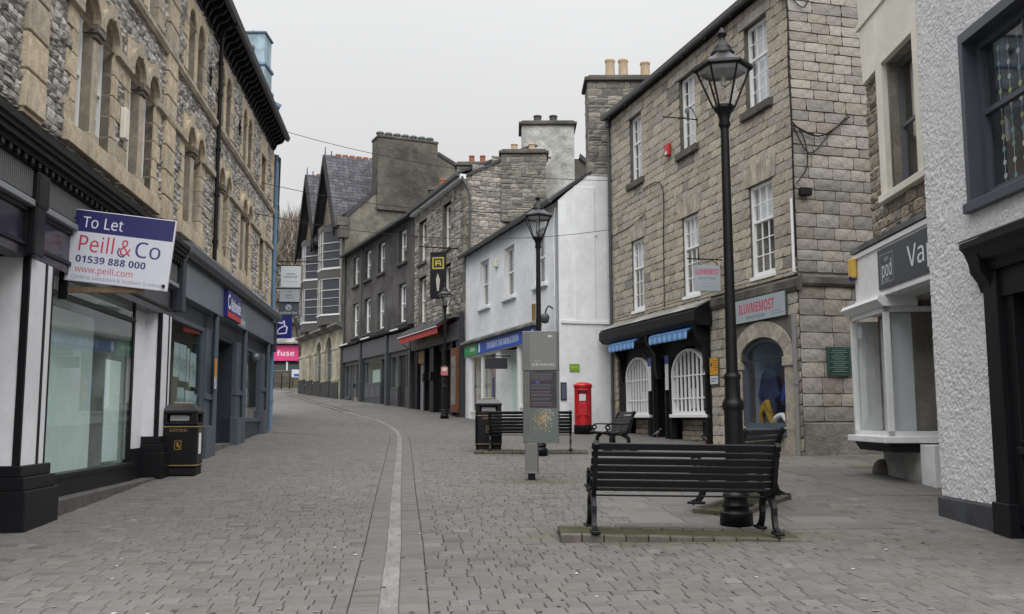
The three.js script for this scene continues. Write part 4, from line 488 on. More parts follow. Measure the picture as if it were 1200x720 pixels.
  // awnings
  const aw = (x0, x1, label) => { const g = put(thing('awning', label, 'awning', [0, 0, 0], 0, 'scalloped blue awnings on the black shop'), 0, 0, 0), bm = mat(.10, .24, .52, { roughness: .8 }), bm2 = mat(.22, .38, .64, { roughness: .8 }); mesh('canvas', [prism([[.2, 3.86], [.21, 3.9], [.50, 3.74], [.49, 3.70]], x0, x1)], bm, g); const n = Math.round((x1 - x0) / .16), w = (x1 - x0) / n; for (let i = 0; i < n; i++) { const a = x0 + i * w; mesh('scallop', plate([[a, 3.72], [a, 3.58], [a + w * .25, 3.53], [a + w * .5, 3.51], [a + w * .75, 3.53], [a + w, 3.58], [a + w, 3.72]].reverse(), .482, .492), i % 2 ? bm : bm2, g); } each('arm', [tube([[x0 + .03, 3.3, .02], [x0 + .03, 3.7, .48]], .012), tube([[x1 - .03, 3.3, .02], [x1 - .03, 3.7, .48]], .012)], M.iron, g); };
  aw(u(9.9), u(7.9), 'short scalloped blue awning at the white building end of the black shop'); aw(u(6.8), u(4.4), 'longer scalloped blue awning over the wider barred window');
  // goods in the arched window
  const gm = (name, label, x, y0, pts, z, m) => { const g = put(thing(name, label, 'clothing'), x, y0, z); mesh('cloth', plate(pts, -.06, .06, [], .03), m, g); mesh('hanger', [tube([[0, .95, 0], [0, 1.1, 0]], .01)], M.iron, g); };
  const jk = [[-.22, 0], [.22, 0], [.2, .5], [.34, .3], [.42, .36], [.24, .86], [.07, .95], [-.07, .95], [-.24, .86], [-.42, .36], [-.34, .3], [-.2, .5]];
  gm('jacket', 'dark blue jacket hanging in the arched shop window', u(2.0), 1.65, jk, -.42, mat(.03, .05, .13, { map: T.streak })); gm('jacket', 'bright blue jacket hanging at the edge of the arched shop window', u(1.0), 1.55, jk, -.4, mat(.02, .05, .30, { map: T.streak })); gm('jacket', 'brown jacket hanging in the middle of the arched shop window', u(1.5), 1.8, jk, -.6, mat(.10, .06, .05, { map: T.streak }));
  for (const [x, w, l] of [[u(1.95), .3, 'yellow scarf draped over a low stand in the shop window'], [u(.85), .24, 'yellow scarf heaped beside the bright blue jacket']]) { const g = put(thing('scarf', l, 'clothing'), x, 1.36, -.36); mesh('cloth', [tube([[-w, 0, 0], [-w * .7, .35, .05], [-w * .2, .5, 0], [w * .3, .42, .08], [w * .6, .05, 0]], .07, 7), tube([[-w * .6, 0, .1], [-w * .4, .25, .14], [0, .36, .1], [w * .5, .2, .1], [w, 0, .1]], .06, 7)], mat(.42, .28, .03, { roughness: .95, map: T.streak }), g); }
  { const g = put(thing('scarf', 'white scarf lying between the yellow scarves in the shop window', 'clothing'), u(1.45), 1.36, -.36); mesh('cloth', [tube([[-.3, 0, 0], [-.15, .14, .03], [.05, .2, 0], [.25, .1, .03], [.35, 0, 0]], .06, 7)], M.whitePaint, g); }
}
// ================================================================= stack on the party wall between stone and white buildings
const stackTones = toneSet([[.25, .235, .205], [.19, .178, .158], [.31, .29, .25], [.145, .137, .122]]);
stackStones('chimney_stack', 'broad dark stone chimney with three buff pots above the stone eaves', 2.56, 4.7, 30.7, 32.0, 8.9, 12.75, stackTones, [[.82, -.5, .72, .17], [1.27, -.5, .72, .17], [2.02, -.5, .62, .17]], M.potCream, { max: 120 });
// ================================================================= white rendered building with the tourist shop
{
  const [b, L] = frontage('white_rendered_building', 'two storey white rendered building with a blue and green shop fascia', 'building', [-2.02, 40.9], [1.5, 30]);
  const u = (a) => L - a, wr = mat(.82, .84, .87, { roughness: .75, map: T.soft, bumpMap: T.bPebble, bumpScale: .008 }), holes = [];
  const W = [[7.9, 9.15], [4.6, 5.8], [1.25, 2.3]]; for (const [a, c] of W) { holes.push(holeRect(u(c), u(a), 6.0, 7.9)); win(b, u(c) + .01, u(a) - .01, 6.02, 7.88, { z: -.16, cols: 2, top: 1, bot: 1, split: .5, frame: M.sashWhite, fw: .08, bar: .03, room: M.roomMid }); mesh('sill', [rb(u(c) - .22, u(a) + .22, 5.86, 6.0, -.2, .12, .02)], wr, b); }
  const SX0 = u(10.9), SX1 = u(2.6); holes.push(holeRect(SX0, SX1, 1.0, 4.2));
  mesh('front_wall', plate(rect(0, L, .6, 8.5), -.3, 0, holes), wr, b);
  const e = grp('end_wall', b); e.position.set(L, 0, 0); e.rotation.y = Math.PI / 2; mesh('render', [plate([[.3, .6], [7, .6], [7, 9.4], [1.05, 9.4], [.3, 8.78]], -.3, 0), plate([[0, .6], [.3, .6], [.3, 8.78], [0, 8.5]], -.3, -.001), plate([[.55, 4.6], [1.25, 4.6], [1.25, 9.0], [.55, 9.0]], 0, .035, [], .012), rb(.06, 1.9, 4.5, 4.62, 0, .05, .02)], wr, e); mesh('vent_grille', [rb(1.0, 1.35, 7.4, 7.55, 0, .03, .01)], wr, e);
  mesh('body', [bx(0, L - .31, 0, 8.4, -7, -1.6), bx(0, .3, 0, 8.4, -1.6, -.31)], M.roofDark, b);
  mesh('roof', [prism([[.25, 8.44], [.25, 8.56], [-3.2, 11.0], [-7, 9.6], [-7, 9.5], [-3.2, 10.9]], -.05, L - .32), prism([[.25, 8.44], [.25, 8.56], [-1.0, 9.5], [-1.0, 9.4]], L - .32, L + .04)], M.slate, b); mesh('gutter', [prism([[.2, 8.5], [.26, 8.4], [.36, 8.42], [.38, 8.52], [.34, 8.5], [.27, 8.48]], -.05, L + .05)], M.gutter, b);
  const s = grp('shopfront', b), F0 = u(11.2), F1 = u(1.75);
  mesh('cornice', [prism([[-.05, 4.86], [.2, 4.74], [.3, 4.7], [.3, 4.62], [.12, 4.58], [-.05, 4.58]], F0, F1 + .1)], mat(.3, .3, .29, { map: T.blotch }), s); mesh('fascia', [bx(F0 + .05, F1, 4.1, 4.58, -.1, .12)], M.whitePaint, s);
  each('pilaster', [rb(u(10.9), u(10.45), 1.0, 4.1, -.15, .1, .01), rb(u(6.75), u(6.2), 1.0, 4.1, -.15, .06, .01), rb(u(4.15), u(3.95), 1.0, 4.1, -.15, .06, .01), rb(u(2.95), u(2.6), 1.0, 4.1, -.15, .06, .01)], M.whitePaint, s);
  const sw = (x0, x1, y0, nm) => { mesh('stall_riser', [bx(x0, x1, .9, y0, -.2, .02)], M.whitePaint, s); mesh('window_frame', [bx(x0, x0 + .05, y0, 4.1, -.08, .03), bx(x1 - .05, x1, y0, 4.1, -.08, .03), bx(x0 + .05, x1 - .05, 4.02, 4.1, -.08, .03), bx(x0 + .05, x1 - .05, y0, y0 + .07, -.08, .05)], M.sashWhite, s); const p = mesh('pane', new THREE.PlaneGeometry(x1 - x0 - .1, 4.02 - y0), M.glass, s); p.position.set((x0 + x1) / 2, (4.04 + y0) / 2, .0); roomBox(x0, x1, y0, 4.1, -.2, 1.1, mat(.6, .6, .56), s); };
  sw(u(10.45), u(8.85), 1.75); sw(u(8.75), u(6.75), 1.75); sw(u(3.95), u(2.95), 1.85); mesh('window_mullion', [rb(u(8.85), u(8.75), 1.7, 4.1, -.16, -.02, .01)], M.sashWhite, s);
  const r = rng(12); for (let i = 0; i < 9; i++) { const x = lerp(u(10.3), u(6.9), (i + .5) / 9), h = .4 + 1.4 * r(); mesh('display_item', [rb(x - .12, x + .12, 1.75, 1.75 + h, -.4, -.14, .05)], mat(...[[.4, .38, .33], [.1, .13, .25], [.35, .27, .05], [.25, .08, .07], [.2, .22, .2]][i % 5]), s); }
  { const g = grp('door', s); mesh('leaf', [rb(u(6.2), u(4.15), 1.05, 3.7, -.5, -.44, .01)], mat(.55, .64, .6, { roughness: .6 }), g); mesh('handle', [tube([[u(4.9), 2.0, -.42], [u(4.6), 2.3, -.38], [u(4.4), 2.5, -.42]], .025)], M.whitePaint, g); mesh('number', [bx(u(5.5), u(5.4), 2.9, 3.1, -.44, -.435), bx(u(5.25), u(5.15), 2.9, 3.1, -.44, -.435)], M.blackMatt, g); mesh('reveal', [bx(u(6.2) - .02, u(6.2), 1, 4.1, -.5, -.15), bx(u(4.15), u(4.15) + .02, 1, 4.1, -.5, -.15), bx(u(6.2), u(4.15), 3.7, 4.1, -.5, -.46)], M.whitePaint, g); }
  mesh('security_lamp', [tube([[u(.55), 5.05, .02], [u(.45), 5.1, .2], [u(.5), 4.85, .3]], .03), at(lathe([[0, -.22], [.12, -.18], [.16, 0], [.1, .1], [0, .12]], 12), u(.5), 4.75, .3)], M.gutter, b); mesh('bell_box', [rb(u(6.9), u(6.6), 7.35, 7.65, 0, .12, .02)], M.cream, b); mesh('painted_post', [rb(u(2.5), u(2.25), 3.8, 5.4, 0, .06, .01)], mat(.35, .2, .06, { map: T.streak }), b); mesh('cable', [tube([[L - .2, 8.3, .03], [L - .35, 7.6, .03], [L - .3, 6.2, .03], [L - .32, 5.4, .03]], .018)], M.whitePaint, b);
  const put = (o, x, y, z) => { b.updateWorldMatrix(true, false); o.position.copy(new THREE.Vector3(x, y, z).applyMatrix4(b.matrixWorld)); o.quaternion.copy(b.quaternion); return o; };
  const gs = put(thing('fascia_sign', 'green fascia sign with white lettering at one end of the white building', 'sign'), (F0 + .1 + u(9.05)) / 2, 4.34, .125), wg = u(9.05) - F0 - .12; mesh('panel', [bx(-wg / 2, wg / 2, -.23, .23, 0, .03)], mat(.02, .28, .12, { roughness: .4 }), gs); printMesh('lettering', wg - .02, .45, 256, (x, w, h) => { x.fillStyle = '#1f9152'; x.fillRect(0, 0, w, h); fitText(x, 'MADE', w * .22, h * .5, w * .26, 'bold $px sans-serif', h * .5, '#2fb070'); fitText(x, 'KENDAL', w * .66, h * .5, w * .42, 'bold $px sans-serif', h * .5, '#dfeee6'); }, gs, [0, 0, .032]);
  const bs = put(thing('fascia_sign', 'long blue fascia sign with white tourist information lettering', 'sign'), (u(9.02) + F1) / 2, 4.34, .125), wb = F1 - u(9.02) - .04; mesh('panel', [bx(-wb / 2, wb / 2, -.23, .23, 0, .03)], mat(.015, .07, .45, { roughness: .4 }), bs); printMesh('lettering', wb - .02, .45, 512, (x, w, h) => { x.fillStyle = '#1d4fb4'; x.fillRect(0, 0, w, h); fitText(x, 'TOURIST INFORMATION', w * .46, h * .52, w * .56, 'bold $px serif', h * .72, '#dfe6f4'); x.fillStyle = '#e8eef8'; x.fillRect(w * .02, h * .1, w * .03, h * .8); x.fillRect(w * .93, h * .12, w * .035, h * .5); }, bs, [0, 0, .032]);
  const hg = put(thing('hanging_sign', 'dark hanging sign board under the blue fascia by the white door', 'sign'), u(5.0), 3.5, 0); mesh('board', [rb(-.03, .03, -.2, .2, .15, 1.0, .01)], mat(.03, .03, .035), hg); mesh('bracket', [tube([[0, .27, 0], [0, .27, 1.05]], .02)], M.iron, hg); mesh('chain', [cyl(0, .19, .28, .3, .01), cyl(0, .19, .28, .9, .01)], M.iron, hg);
  const wn = thing('wall_notice', 'small lime green notice on the white wall above the post box', 'notice'); e.updateWorldMatrix(true, false); wn.position.copy(new THREE.Vector3(.5, 3.1, .012).applyMatrix4(e.matrixWorld)); wn.quaternion.setFromRotationMatrix(new THREE.Matrix4().extractRotation(e.matrixWorld)); mesh('board', [rb(-.17, .17, -.12, .12, -.01, .02, .004)], mat(.2, .34, .03), wn); mesh('print', [bx(-.12, .12, -.02, .04, .02, .023)], mat(.3, .42, .1), wn);
  const nb = thing('wall_notice', 'narrow dark framed notice on the white wall beside the information post', 'notice'); nb.position.copy(new THREE.Vector3(.12, 2.35, .012).applyMatrix4(e.matrixWorld)); nb.quaternion.copy(wn.quaternion); mesh('frame', [rb(-.1, .1, -.28, .28, -.01, .03, .004)], mat(.03, .033, .05), nb); mesh('print', [bx(-.07, .07, -.24, .24, .03, .033)], mat(.08, .09, .13), nb);
}
// ================================================================= rubble building with the vape shop
{
  const [b, L] = frontage('rubble_shop_building', 'rubble stone building with cream window surround above a white shopfront', 'building', [6.21, 16.0], [6.05, 10.3]);
  const tones = toneSet([[.36, .31, .24], [.28, .245, .2], [.43, .365, .275], [.32, .295, .25], [.235, .207, .17], [.39, .35, .29]]), wall = grp('front_wall', b); wall.updateWorldMatrix(true, false);
  const wx0 = .98, wx1 = 2.25, wy0 = 5.12, wy1 = 7.3; mesh('backing', plate(rect(0, L, .3, 9.5), -.4, 0, [holeRect(wx0, wx1, wy0, wy1), holeRect(1.44, 3.2, .35, 3.3)]), M.mortar, wall);
  layStones(wall, courses(0, L, 4.35, 9.4, [[wx0 - .28, wx1 + .28, wy0 - .1, wy1], [.15, L, 7.3, 9.4]], { h: [.12, .24], w: [.16, .42], seed: 19, split: .25 }), { tones, geos: CRAG, z: 0, proud: .08, gap: .016, max: 160, seed: 6, vary: .6 });
  mesh('window_surround', [rb(wx0 - .26, wx0, wy0 - .1, wy1, -.05, .1, .01), rb(wx1, wx1 + .26, wy0 - .1, wy1, -.05, .1, .01), rb(wx0 - .3, wx1 + .3, wy0 - .12, wy0, -.1, .14, .012)], M.cream, b); mesh('render_panel', [plate([[.12, 7.25], [1, 7.3], [2.3, 7.3], [L, 7.3], [L, 9.5], [.0, 9.5], [.05, 8.3]], 0, .1, [], .01), rb(-.04, L, 8.25, 8.36, .09, .13, .01)], M.cream, b);
  win(b, wx0, wx1, wy0, wy1, { z: -.2, cols: 2, top: 1, bot: 1, split: .5, frame: mat(.12, .13, .15, { roughness: .4 }), fw: .07, bar: .03, room: M.roomMid }); mesh('curtain', [bx(wx0 + .1, wx0 + .5, wy0 + .9, wy1, -.36, -.34)], M.cream, b);
  const wp = mat(.80, .81, .83, { roughness: .4, map: T.soft }), s = grp('shopfront', b);
  mesh('fascia', [rb(.3, L, 3.36, 4.22, -.02, .45, .012)], wp, s); mesh('cornice', [prism([[-.02, 4.5], [.3, 4.3], [.5, 4.3], [.5, 4.22], [-.02, 4.22]], .26, L)], M.lead, s); mesh('moulding', [rb(.28, L, 4.12, 4.2, .44, .48, .008), rb(.3, L, 3.36, 3.42, .44, .47, .008)], wp, s);
  mesh('bay_cornice', [prism([[-.02, 3.36], [.56, 3.36], [.6, 3.3], [.5, 3.2], [-.02, 3.2]], -.06, 1.68)], wp, s); mesh('bay_sill', [rb(-.1, 1.64, 1.12, 1.22, -.3, .56, .012), rb(1.45, 1.64, 1.12, 1.22, -1.3, -.3, .012)], wp, s); mesh('bay_base', [prism([[-.3, 1.12], [.48, 1.12], [.4, .98], [-.3, .98]], .02, 1.55)], M.blackMatt, s);
  mesh('bay_frame', [bx(-.02, .05, 1.22, 3.2, .38, .46), bx(1.5, 1.58, 1.22, 3.2, .38, .46), bx(-.02, 1.58, 1.22, 1.3, .38, .46), bx(-.02, 1.58, 3.12, 3.2, .38, .46), bx(1.5, 1.58, 1.22, 1.3, -1.28, .38), bx(1.5, 1.58, 3.12, 3.2, -1.28, .38)], wp, s);
  const p1 = mesh('pane', new THREE.PlaneGeometry(1.4, 1.84), M.glass, s); p1.position.set(.77, 2.21, .42); const p2 = mesh('pane', new THREE.PlaneGeometry(1.66, 1.84), M.glass, s); p2.position.set(1.54, 2.21, -.45); p2.rotation.y = Math.PI / 2;
  mesh('interior', [bx(-.02, 1.5, 1.2, 3.2, -.66, -.62), bx(-.02, 0, 1.3, 3.12, -.62, .38), bx(.0, 1.5, 1.22, 1.24, -.62, .36)], mat(.72, .76, .76, { roughness: .9, map: T.soft }), s); each('blind', [bx(.5, .9, 1.25, 3.1, .1, .14), bx(1.42, 1.44, 1.3, 3.12, -1.25, .3)], mat(.50, .54, .55), s);
  mesh('base_wall', [bx(0, 1.6, .2, 1.0, -.3, .012)], mat(.5, .5, .49, { map: T.blotch, bumpMap: T.bBlotch, bumpScale: .03 }), b); mesh('base_panel', [rb(1.6, 2.1, .3, 1.1, -.3, .03, .01)], wp, b); mesh('porch', [bx(1.6, 3.2, .3, 3.36, -1.4, -1.3), bx(3.18, 3.2, .3, 3.36, -1.3, .0), bx(1.6, 3.2, 3.34, 3.36, -1.3, .3)], mat(.62, .63, .63, { map: T.soft }), b); mesh('foot_stone', new THREE.SphereGeometry(.16, 10, 8).scale(1, 1.3, 1).translate(.02, G(6.2, 16) + .05, .05), M.darkStone, b);
  mesh('body', [bx(.02, L, 0, 9.5, -5, -1.5), bx(.02, .3, 0, 9.5, -1.5, -.41)], M.mortarDark, b); mesh('roof', [prism([[.3, 9.5], [.3, 9.6], [-5, 12], [-5, 11.9]], 0, L)], M.slate, b);
  b.updateWorldMatrix(true, false); const put = (o, x, y, z) => { o.position.copy(new THREE.Vector3(x, y, z).applyMatrix4(b.matrixWorld)); o.quaternion.copy(b.quaternion); return o; };
  const sg = put(thing('shop_sign', 'dark grey shop sign with white lettering on the white vape shop fascia', 'sign'), 3.55, 3.77, .455); mesh('panel', [rb(-2.1, 2.1, -.31, .31, -.02, .02, .004)], mat(.045, .05, .058, { roughness: .35 }), sg); printMesh('lettering', 4.16, .59, 1400, (x, w, h) => { x.fillStyle = '#3a3f46'; x.fillRect(0, 0, w, h); x.strokeStyle = '#aab'; x.lineWidth = 3; x.strokeRect(w * .022, h * .14, w * .125, h * .74); fitText(x, 'pod', w * .085, h * .54, w * .105, '$px sans-serif', h * .56, '#d3d6da'); fitText(x, 'vape', w * .082, h * .26, w * .045, '$px sans-serif', h * .16, '#b6bac0'); fitText(x, 'bars', w * .085, h * .8, w * .045, '$px sans-serif', h * .14, '#b6bac0'); fitText(x, 'Vape Shop', w * .61, h * .48, w * .66, '$px sans-serif', h * .72, '#d9dce0'); }, sg, [0, 0, .0215]);
  const al = put(thing('alarm_box', 'yellow alarm box with a blue lamp on the end of the white vape shop fascia', 'alarm box'), .36, 3.98, .455); mesh('cover', [rb(-.1, .1, -.17, .17, 0, .1, .03)], mat(.55, .36, .06, { roughness: .4 }), al); mesh('lamp', [at(new THREE.SphereGeometry(.06, 10, 8), 0, -.16, .06)], mat(.02, .02, .12, { roughness: .2 }), al);
}
// ================================================================= white pebbledashed building at the near right
{
  const [b, L] = frontage('pebbledashed_building', 'white pebbledashed building with a grey window and black shopfront', 'building', [4.94, 11.05], [5.0, 7.0]);
  const pd = mat(.74, .75, .77, { roughness: .95, map: greyTex(512, fbm(512, [[5, .5], [40, .6], [90, 1], [180, .9]], 88), .8, 1, true, 1.6), bumpMap: T.bPebble, bumpScale: .008 }), pebN = noiseField(256, 128, 90), pebM = noiseField(256, 50, 91);
  const wx = [1.14, 2.95], wy = [3.78, 5.56], sx = [1.3, L]; const fw = plate(rect(0, L, .05, 9), -.35, 0, [holeRect(wx[0], wx[1], wy[0], wy[1]), holeRect(sx[0], L - .01, .06, 3.28)]);
  // real relief on the dash: a fine grid pushed in and out by noise
  { const nx = 228, ny = 563, P = [], U = [], I = []; const hgt = (x, y) => { const i = (x * 88 | 0) & 255, j = (y * 88 | 0) & 255; const k = .35 + .9 * clumpN[((y * 30 | 0) & 255) * 256 + ((x * 30 | 0) & 255)]; return ((pebN[j * 256 + i] - .5) * .011 + (pebM[j * 256 + i] - .5) * .007) * k + (clumpB[((y * 40 | 0) & 255) * 256 + ((x * 40 | 0) & 255)] - .5) * .012; };
    const inside = (x, y) => (x > wx[0] - .01 && x < wx[1] && y > wy[0] && y < wy[1]) || (x > sx[0] && y < 3.28); const X = (i) => i / nx * 2.6, Y = (j) => .62 + j / ny * 6.4;
    for (let j = 0; j <= ny; j++) for (let i = 0; i <= nx; i++) { P.push(X(i) - (i === 0 ? .006 : 0), Y(j), i === 0 ? -.02 : .016 + hgt(X(i), Y(j))); U.push(X(i), Y(j)); }
    for (let j = 0; j < ny; j++) for (let i = 0; i < nx; i++) { if (inside(X(i + .5), Y(j + .5))) continue; const a = j * (nx + 1) + i; I.push(a, a + 1, a + nx + 2, a, a + nx + 2, a + nx + 1); }
    const g = new THREE.BufferGeometry(); g.setAttribute('position', new THREE.Float32BufferAttribute(P, 3)); g.setAttribute('uv', new THREE.Float32BufferAttribute(U, 2)); g.setIndex(I); g.computeVertexNormals(); mesh('pebbledash', g, pd, b); }
  mesh('front_wall', fw, pd, b); mesh('plinth', [rb(-.03, sx[0] + .02, .2, .6, -.3, .05, .01)], mat(.075, .08, .095, { roughness: .6, map: T.blotch }), b);
  mesh('body', [bx(0, L, 0, 9, -5, -1.6), bx(0, .3, 0, 9, -1.6, -.36), bx(L - .3, L, 0, 9, -1.6, -.36)], pd, b); mesh('roof', [prism([[.3, 9], [.3, 9.1], [-5, 11.5], [-5, 11.4]], 0, L)], M.slate, b);
  const gm = mat(.062, .072, .092, { roughness: .45, map: T.soft }); mesh('window_surround', [bx(wx[0] - .07, wx[0] + .012, wy[0] - .06, wy[1] + .1, -.36, .06), bx(wx[1] - .012, wx[1] + .07, wy[0] - .06, wy[1] + .1, -.36, .06), bx(wx[0] + .012, wx[1] - .012, wy[1] - .012, wy[1] + .1, -.36, .06), rb(wx[0] - .12, wx[1] + .12, wy[0] - .1, wy[0] + .01, -.3, .09, .01)], gm, b);
  win(b, wx[0], wx[1], wy[0], wy[1], { z: -.12, cols: 2, top: 1, bot: 1, split: .46, frame: gm, fw: .1, bar: .03, room: M.room, depth: 1 }); const rr = rng(4), dc = [mat(.45, .5, .48), mat(.16, .3, .33), mat(.4, .4, .2)];
  { const g = thing('bead_garland', 'strings of pale and teal discs hanging inside the grey upper window', 'garland'); b.updateWorldMatrix(true, false); g.position.copy(b.position); g.quaternion.copy(b.quaternion); for (let k = 0; k < 9; k++) { const x = wx[0] + .22 + k * .19; mesh('string', [cyl(x, wy[0] + .1, wy[1] - .1, -.22, .002)], M.blind, g); for (let y = wy[0] + .15 + rr() * .1; y < wy[1] - .15; y += .13 + .05 * rr()) mesh('disc', at(cyl(0, -.003, .003, 0, .03, .03, 10).rotateX(Math.PI / 2), x, y, -.22), dc[rr() * 3 | 0], g); } }
  const s = grp('shopfront', b); mesh('cornice', [prism([[-.3, 3.36], [-.3, 3.0], [.08, 3.0], [.1, 3.08], [.16, 3.12], [.2, 3.22], [.24, 3.26], [.24, 3.32]], sx[0] - .1, L)], M.black, s); mesh('cornice_lead', [prism([[-.02, 3.42], [.24, 3.325], [.25, 3.34], [-.02, 3.45]], sx[0] - .12, L)], M.lead, s); mesh('console', [prism([[-.05, 2.78], [.06, 2.8], [.09, 2.9], [.16, 3.0], [.19, 3.2], [-.05, 3.2]], sx[0] - .06, sx[0] + .16)], M.black, s);
  mesh('pilaster', [rb(sx[0], sx[0] + .26, .45, 3.0, -.2, .07, .01), rb(sx[0] + .26, sx[0] + .42, .45, 3.0, -.3, .0, .01), rb(sx[0] - .03, sx[0] + .3, .2, .66, -.2, .1, .012)], M.black, s); mesh('fascia', [bx(sx[0] + .2, L, 2.72, 3.0, -.3, .03)], M.black, s);
  mesh('stall_riser', [bx(sx[0] + .42, L, .2, 1.15, -.3, -.05), rb(sx[0] + .4, L, 1.15, 1.22, -.3, .04, .01), rb(sx[0] + .4, L, 1.25, 1.29, -.3, .0, .01)], M.black, s); const p = mesh('pane', new THREE.PlaneGeometry(L - sx[0] - .42, 1.45), M.shopGlass, s); p.position.set((L + sx[0] + .42) / 2, 2.0, -.18); mesh('glazing_frame', [bx(sx[0] + .42, sx[0] + .5, 1.29, 2.72, -.24, -.12)], M.black, s); mesh('interior', [bx(sx[0] + .3, L, .4, 2.9, -1.5, -1.4), bx(sx[0] + .3, sx[0] + .32, .4, 2.9, -1.4, -.3), bx(sx[0] + .3, L, 2.75, 2.77, -1.4, -.3)], mat(.34, .38, .36, { map: T.soft }), s); mesh('display_item', [rb(sx[0] + .75, sx[0] + 1.0, 1.3, 2.1, -.8, -.5, .05)], mat(.3, .38, .42), s);
}
// ================================================================= rubble pub with the red awning
{
  const [b, L] = frontage('rubble_pub', 'grey rubble pub with cream windows, black front and red awning', 'building', [-5.05, 48.8], [-2.02, 40.9]);
  const u = (a) => L - a, tones = toneSet([[.36, .335, .29], [.28, .262, .232], [.43, .395, .345], [.215, .2, .18], [.32, .3, .268]]), wall = grp('front_wall', b); wall.updateWorldMatrix(true, false);
  const W = [[6.35, 7.55], [2.25, 3.35]], holes = [], clip = []; for (const [a, c] of W) for (const [y0, y1] of [[9.35, 11.5], [6.25, 8.6]]) { holes.push(holeRect(u(c), u(a), y0, y1)); clip.push([u(c) - .15, u(a) + .15, y0 - .15, y1 + .25]); win(b, u(c) + .01, u(a) - .01, y0 + .01, y1 - .01, { z: -.18, cols: 1, top: 1, bot: 1, split: .5, frame: M.cream, fw: .1, room: M.roomMid, blind: .95 }); mesh('sill', [rb(u(c) - .2, u(a) + .2, y0 - .15, y0, -.2, .14, .02)], M.darkStone, wall); mesh('lintel', [rb(u(c) - .15, u(a) + .15, y1, y1 + .25, -.2, .05, .02)], M.ashlarGrey, wall); }
  for (let y = 4.9, k = 0; y < 12; y += .42, k++) { const w = k % 2 ? .32 : .6; mesh('quoin', rb(L - w, L + .02, y, y + .405, -.2, .05, .015), [M.ashlarGrey, M.mortar][k % 2], wall); clip.push([L - w, L, y, y + .42]); }
  mesh('backing', plate(rect(0, L, 4.9, 12.1), -.3, 0, holes), M.mortarDark, wall); layStones(wall, courses(0, L, 4.9, 12.05, clip, { h: [.16, .3], w: [.2, .55], seed: 91, split: .2 }), { tones, geos: CRAG, z: 0, proud: .08, gap: .018, max: 120, seed: 6 });
  const e = grp('end_wall', b); e.position.set(L, 0, 0); e.rotation.y = Math.PI / 2; e.updateWorldMatrix(true, false); mesh('backing', [plate([[.3, 8], [3.3, 8], [3.3, 13.84], [.3, 12.3]], -.3, 0)], M.mortarDark, e); mesh('coping', [plate([[0, 12.1], [3.3, 13.84], [3.3, 13.96], [0, 12.24]], -.32, .08)], M.slate, e);
  layStones(e, courses(0, 3.3, 8, 13.4, [[0, 1.2, 12.72, 13.4], [0, .3, 12.2, 13.4], [1.2, 2.2, 13.2, 13.4]], { h: [.16, .3], w: [.2, .5], seed: 93, split: .2 }), { tones, geos: CRAG, z: 0, proud: .06, gap: .018, max: 60, seed: 6 });
  mesh('body', [bx(0, L - .31, 0, 12, -3.3, -1.3), bx(0, .3, 0, 12, -1.3, -.31)], M.roofDark, b); mesh('eaves_board', [bx(-.1, L + .05, 12.0, 12.22, .0, .3)], M.whitePaint, b); mesh('gutter', [prism([[.3, 12.2], [.36, 12.1], [.46, 12.12], [.48, 12.24], [.44, 12.22]], -.1, L + .1)], M.gutter, b); mesh('roof', [prism([[.4, 12.22], [.4, 12.32], [-3.3, 13.98], [-3.5, 13.9], [-3.3, 13.8]], -.05, L - .05)], M.slate, b); mesh('downpipe', [tube([[L + .05, 12.1, .2], [L + .12, 11.8, .08], [L + .16, 11.4, -.1], [L + .16, 8.6, -.1]], .06)], M.gutter, b);
  const s = grp('shopfront', b); mesh('front', plate(rect(0, L, 1.2, 4.9), -.3, -.1, [holeRect(u(6.1), u(5.3), 1.95, 4.65), holeRect(u(4.4), u(3.4), 1.95, 4.65), holeRect(u(3.2), u(1.9), 1.95, 4.65)]), M.blackMatt, s); mesh('fascia', [rb(.4, L - .1, 4.9, 5.7, -.1, .3, .02)], mat(.05, .05, .055, { roughness: .5 }), s); mesh('lead_top', [prism([[-.05, 6.1], [.5, 5.95], [.5, 5.88], [-.05, 5.9]], .1, L - .1)], M.lead, s); mesh('side_panel', [rb(L - .6, L - .0, 1.5, 6.1, -.1, .25, .02)], mat(.035, .037, .045), s);
  for (const [x0, x1, m] of [[u(6.1), u(5.3), .8], [u(4.4), u(3.4), 0], [u(3.2), u(1.9), 0]]) { const p = mesh('pane', new THREE.PlaneGeometry(x1 - x0, 2.7), M.glass, s); p.position.set((x0 + x1) / 2, 3.3, -.16); roomBox(x0, x1, 1.95, 4.65, -.3, .6, mat(.5, .5, .4), s); } mesh('door', [rb(u(7.4), u(6.4), 1.9, 4.3, -.12, -.05, .01)], mat(.2, .2, .23), s); each('pilaster', [rb(u(6.35), u(6.15), 1.5, 4.9, -.1, .1, .01), rb(u(5.2), u(4.5), 1.5, 4.9, -.1, .12, .01), rb(u(3.35), u(3.22), 1.5, 4.9, -.1, .06, .01), rb(u(1.85), u(1.5), 1.5, 4.9, -.1, .12, .01), rb(u(8.3), u(7.5), 1.6, 4.9, -.1, .1, .01)], M.black, s); mesh('wall_lamp', [rb(u(5.9), u(5.6), 3.3, 3.7, .1, .3, .03), rb(u(4.7), u(4.4), 3.3, 3.7, .1, .3, .03)], M.black, s); mesh('menu_panel', [bx(u(7.5), u(6.2), 4.25, 4.85, .0, .05)], mat(.25, .16, .06), s);
  b.updateWorldMatrix(true, false); const put = (o, x, y, z) => { o.position.copy(new THREE.Vector3(x, y, z).applyMatrix4(b.matrixWorld)); o.quaternion.copy(b.quaternion); return o; };
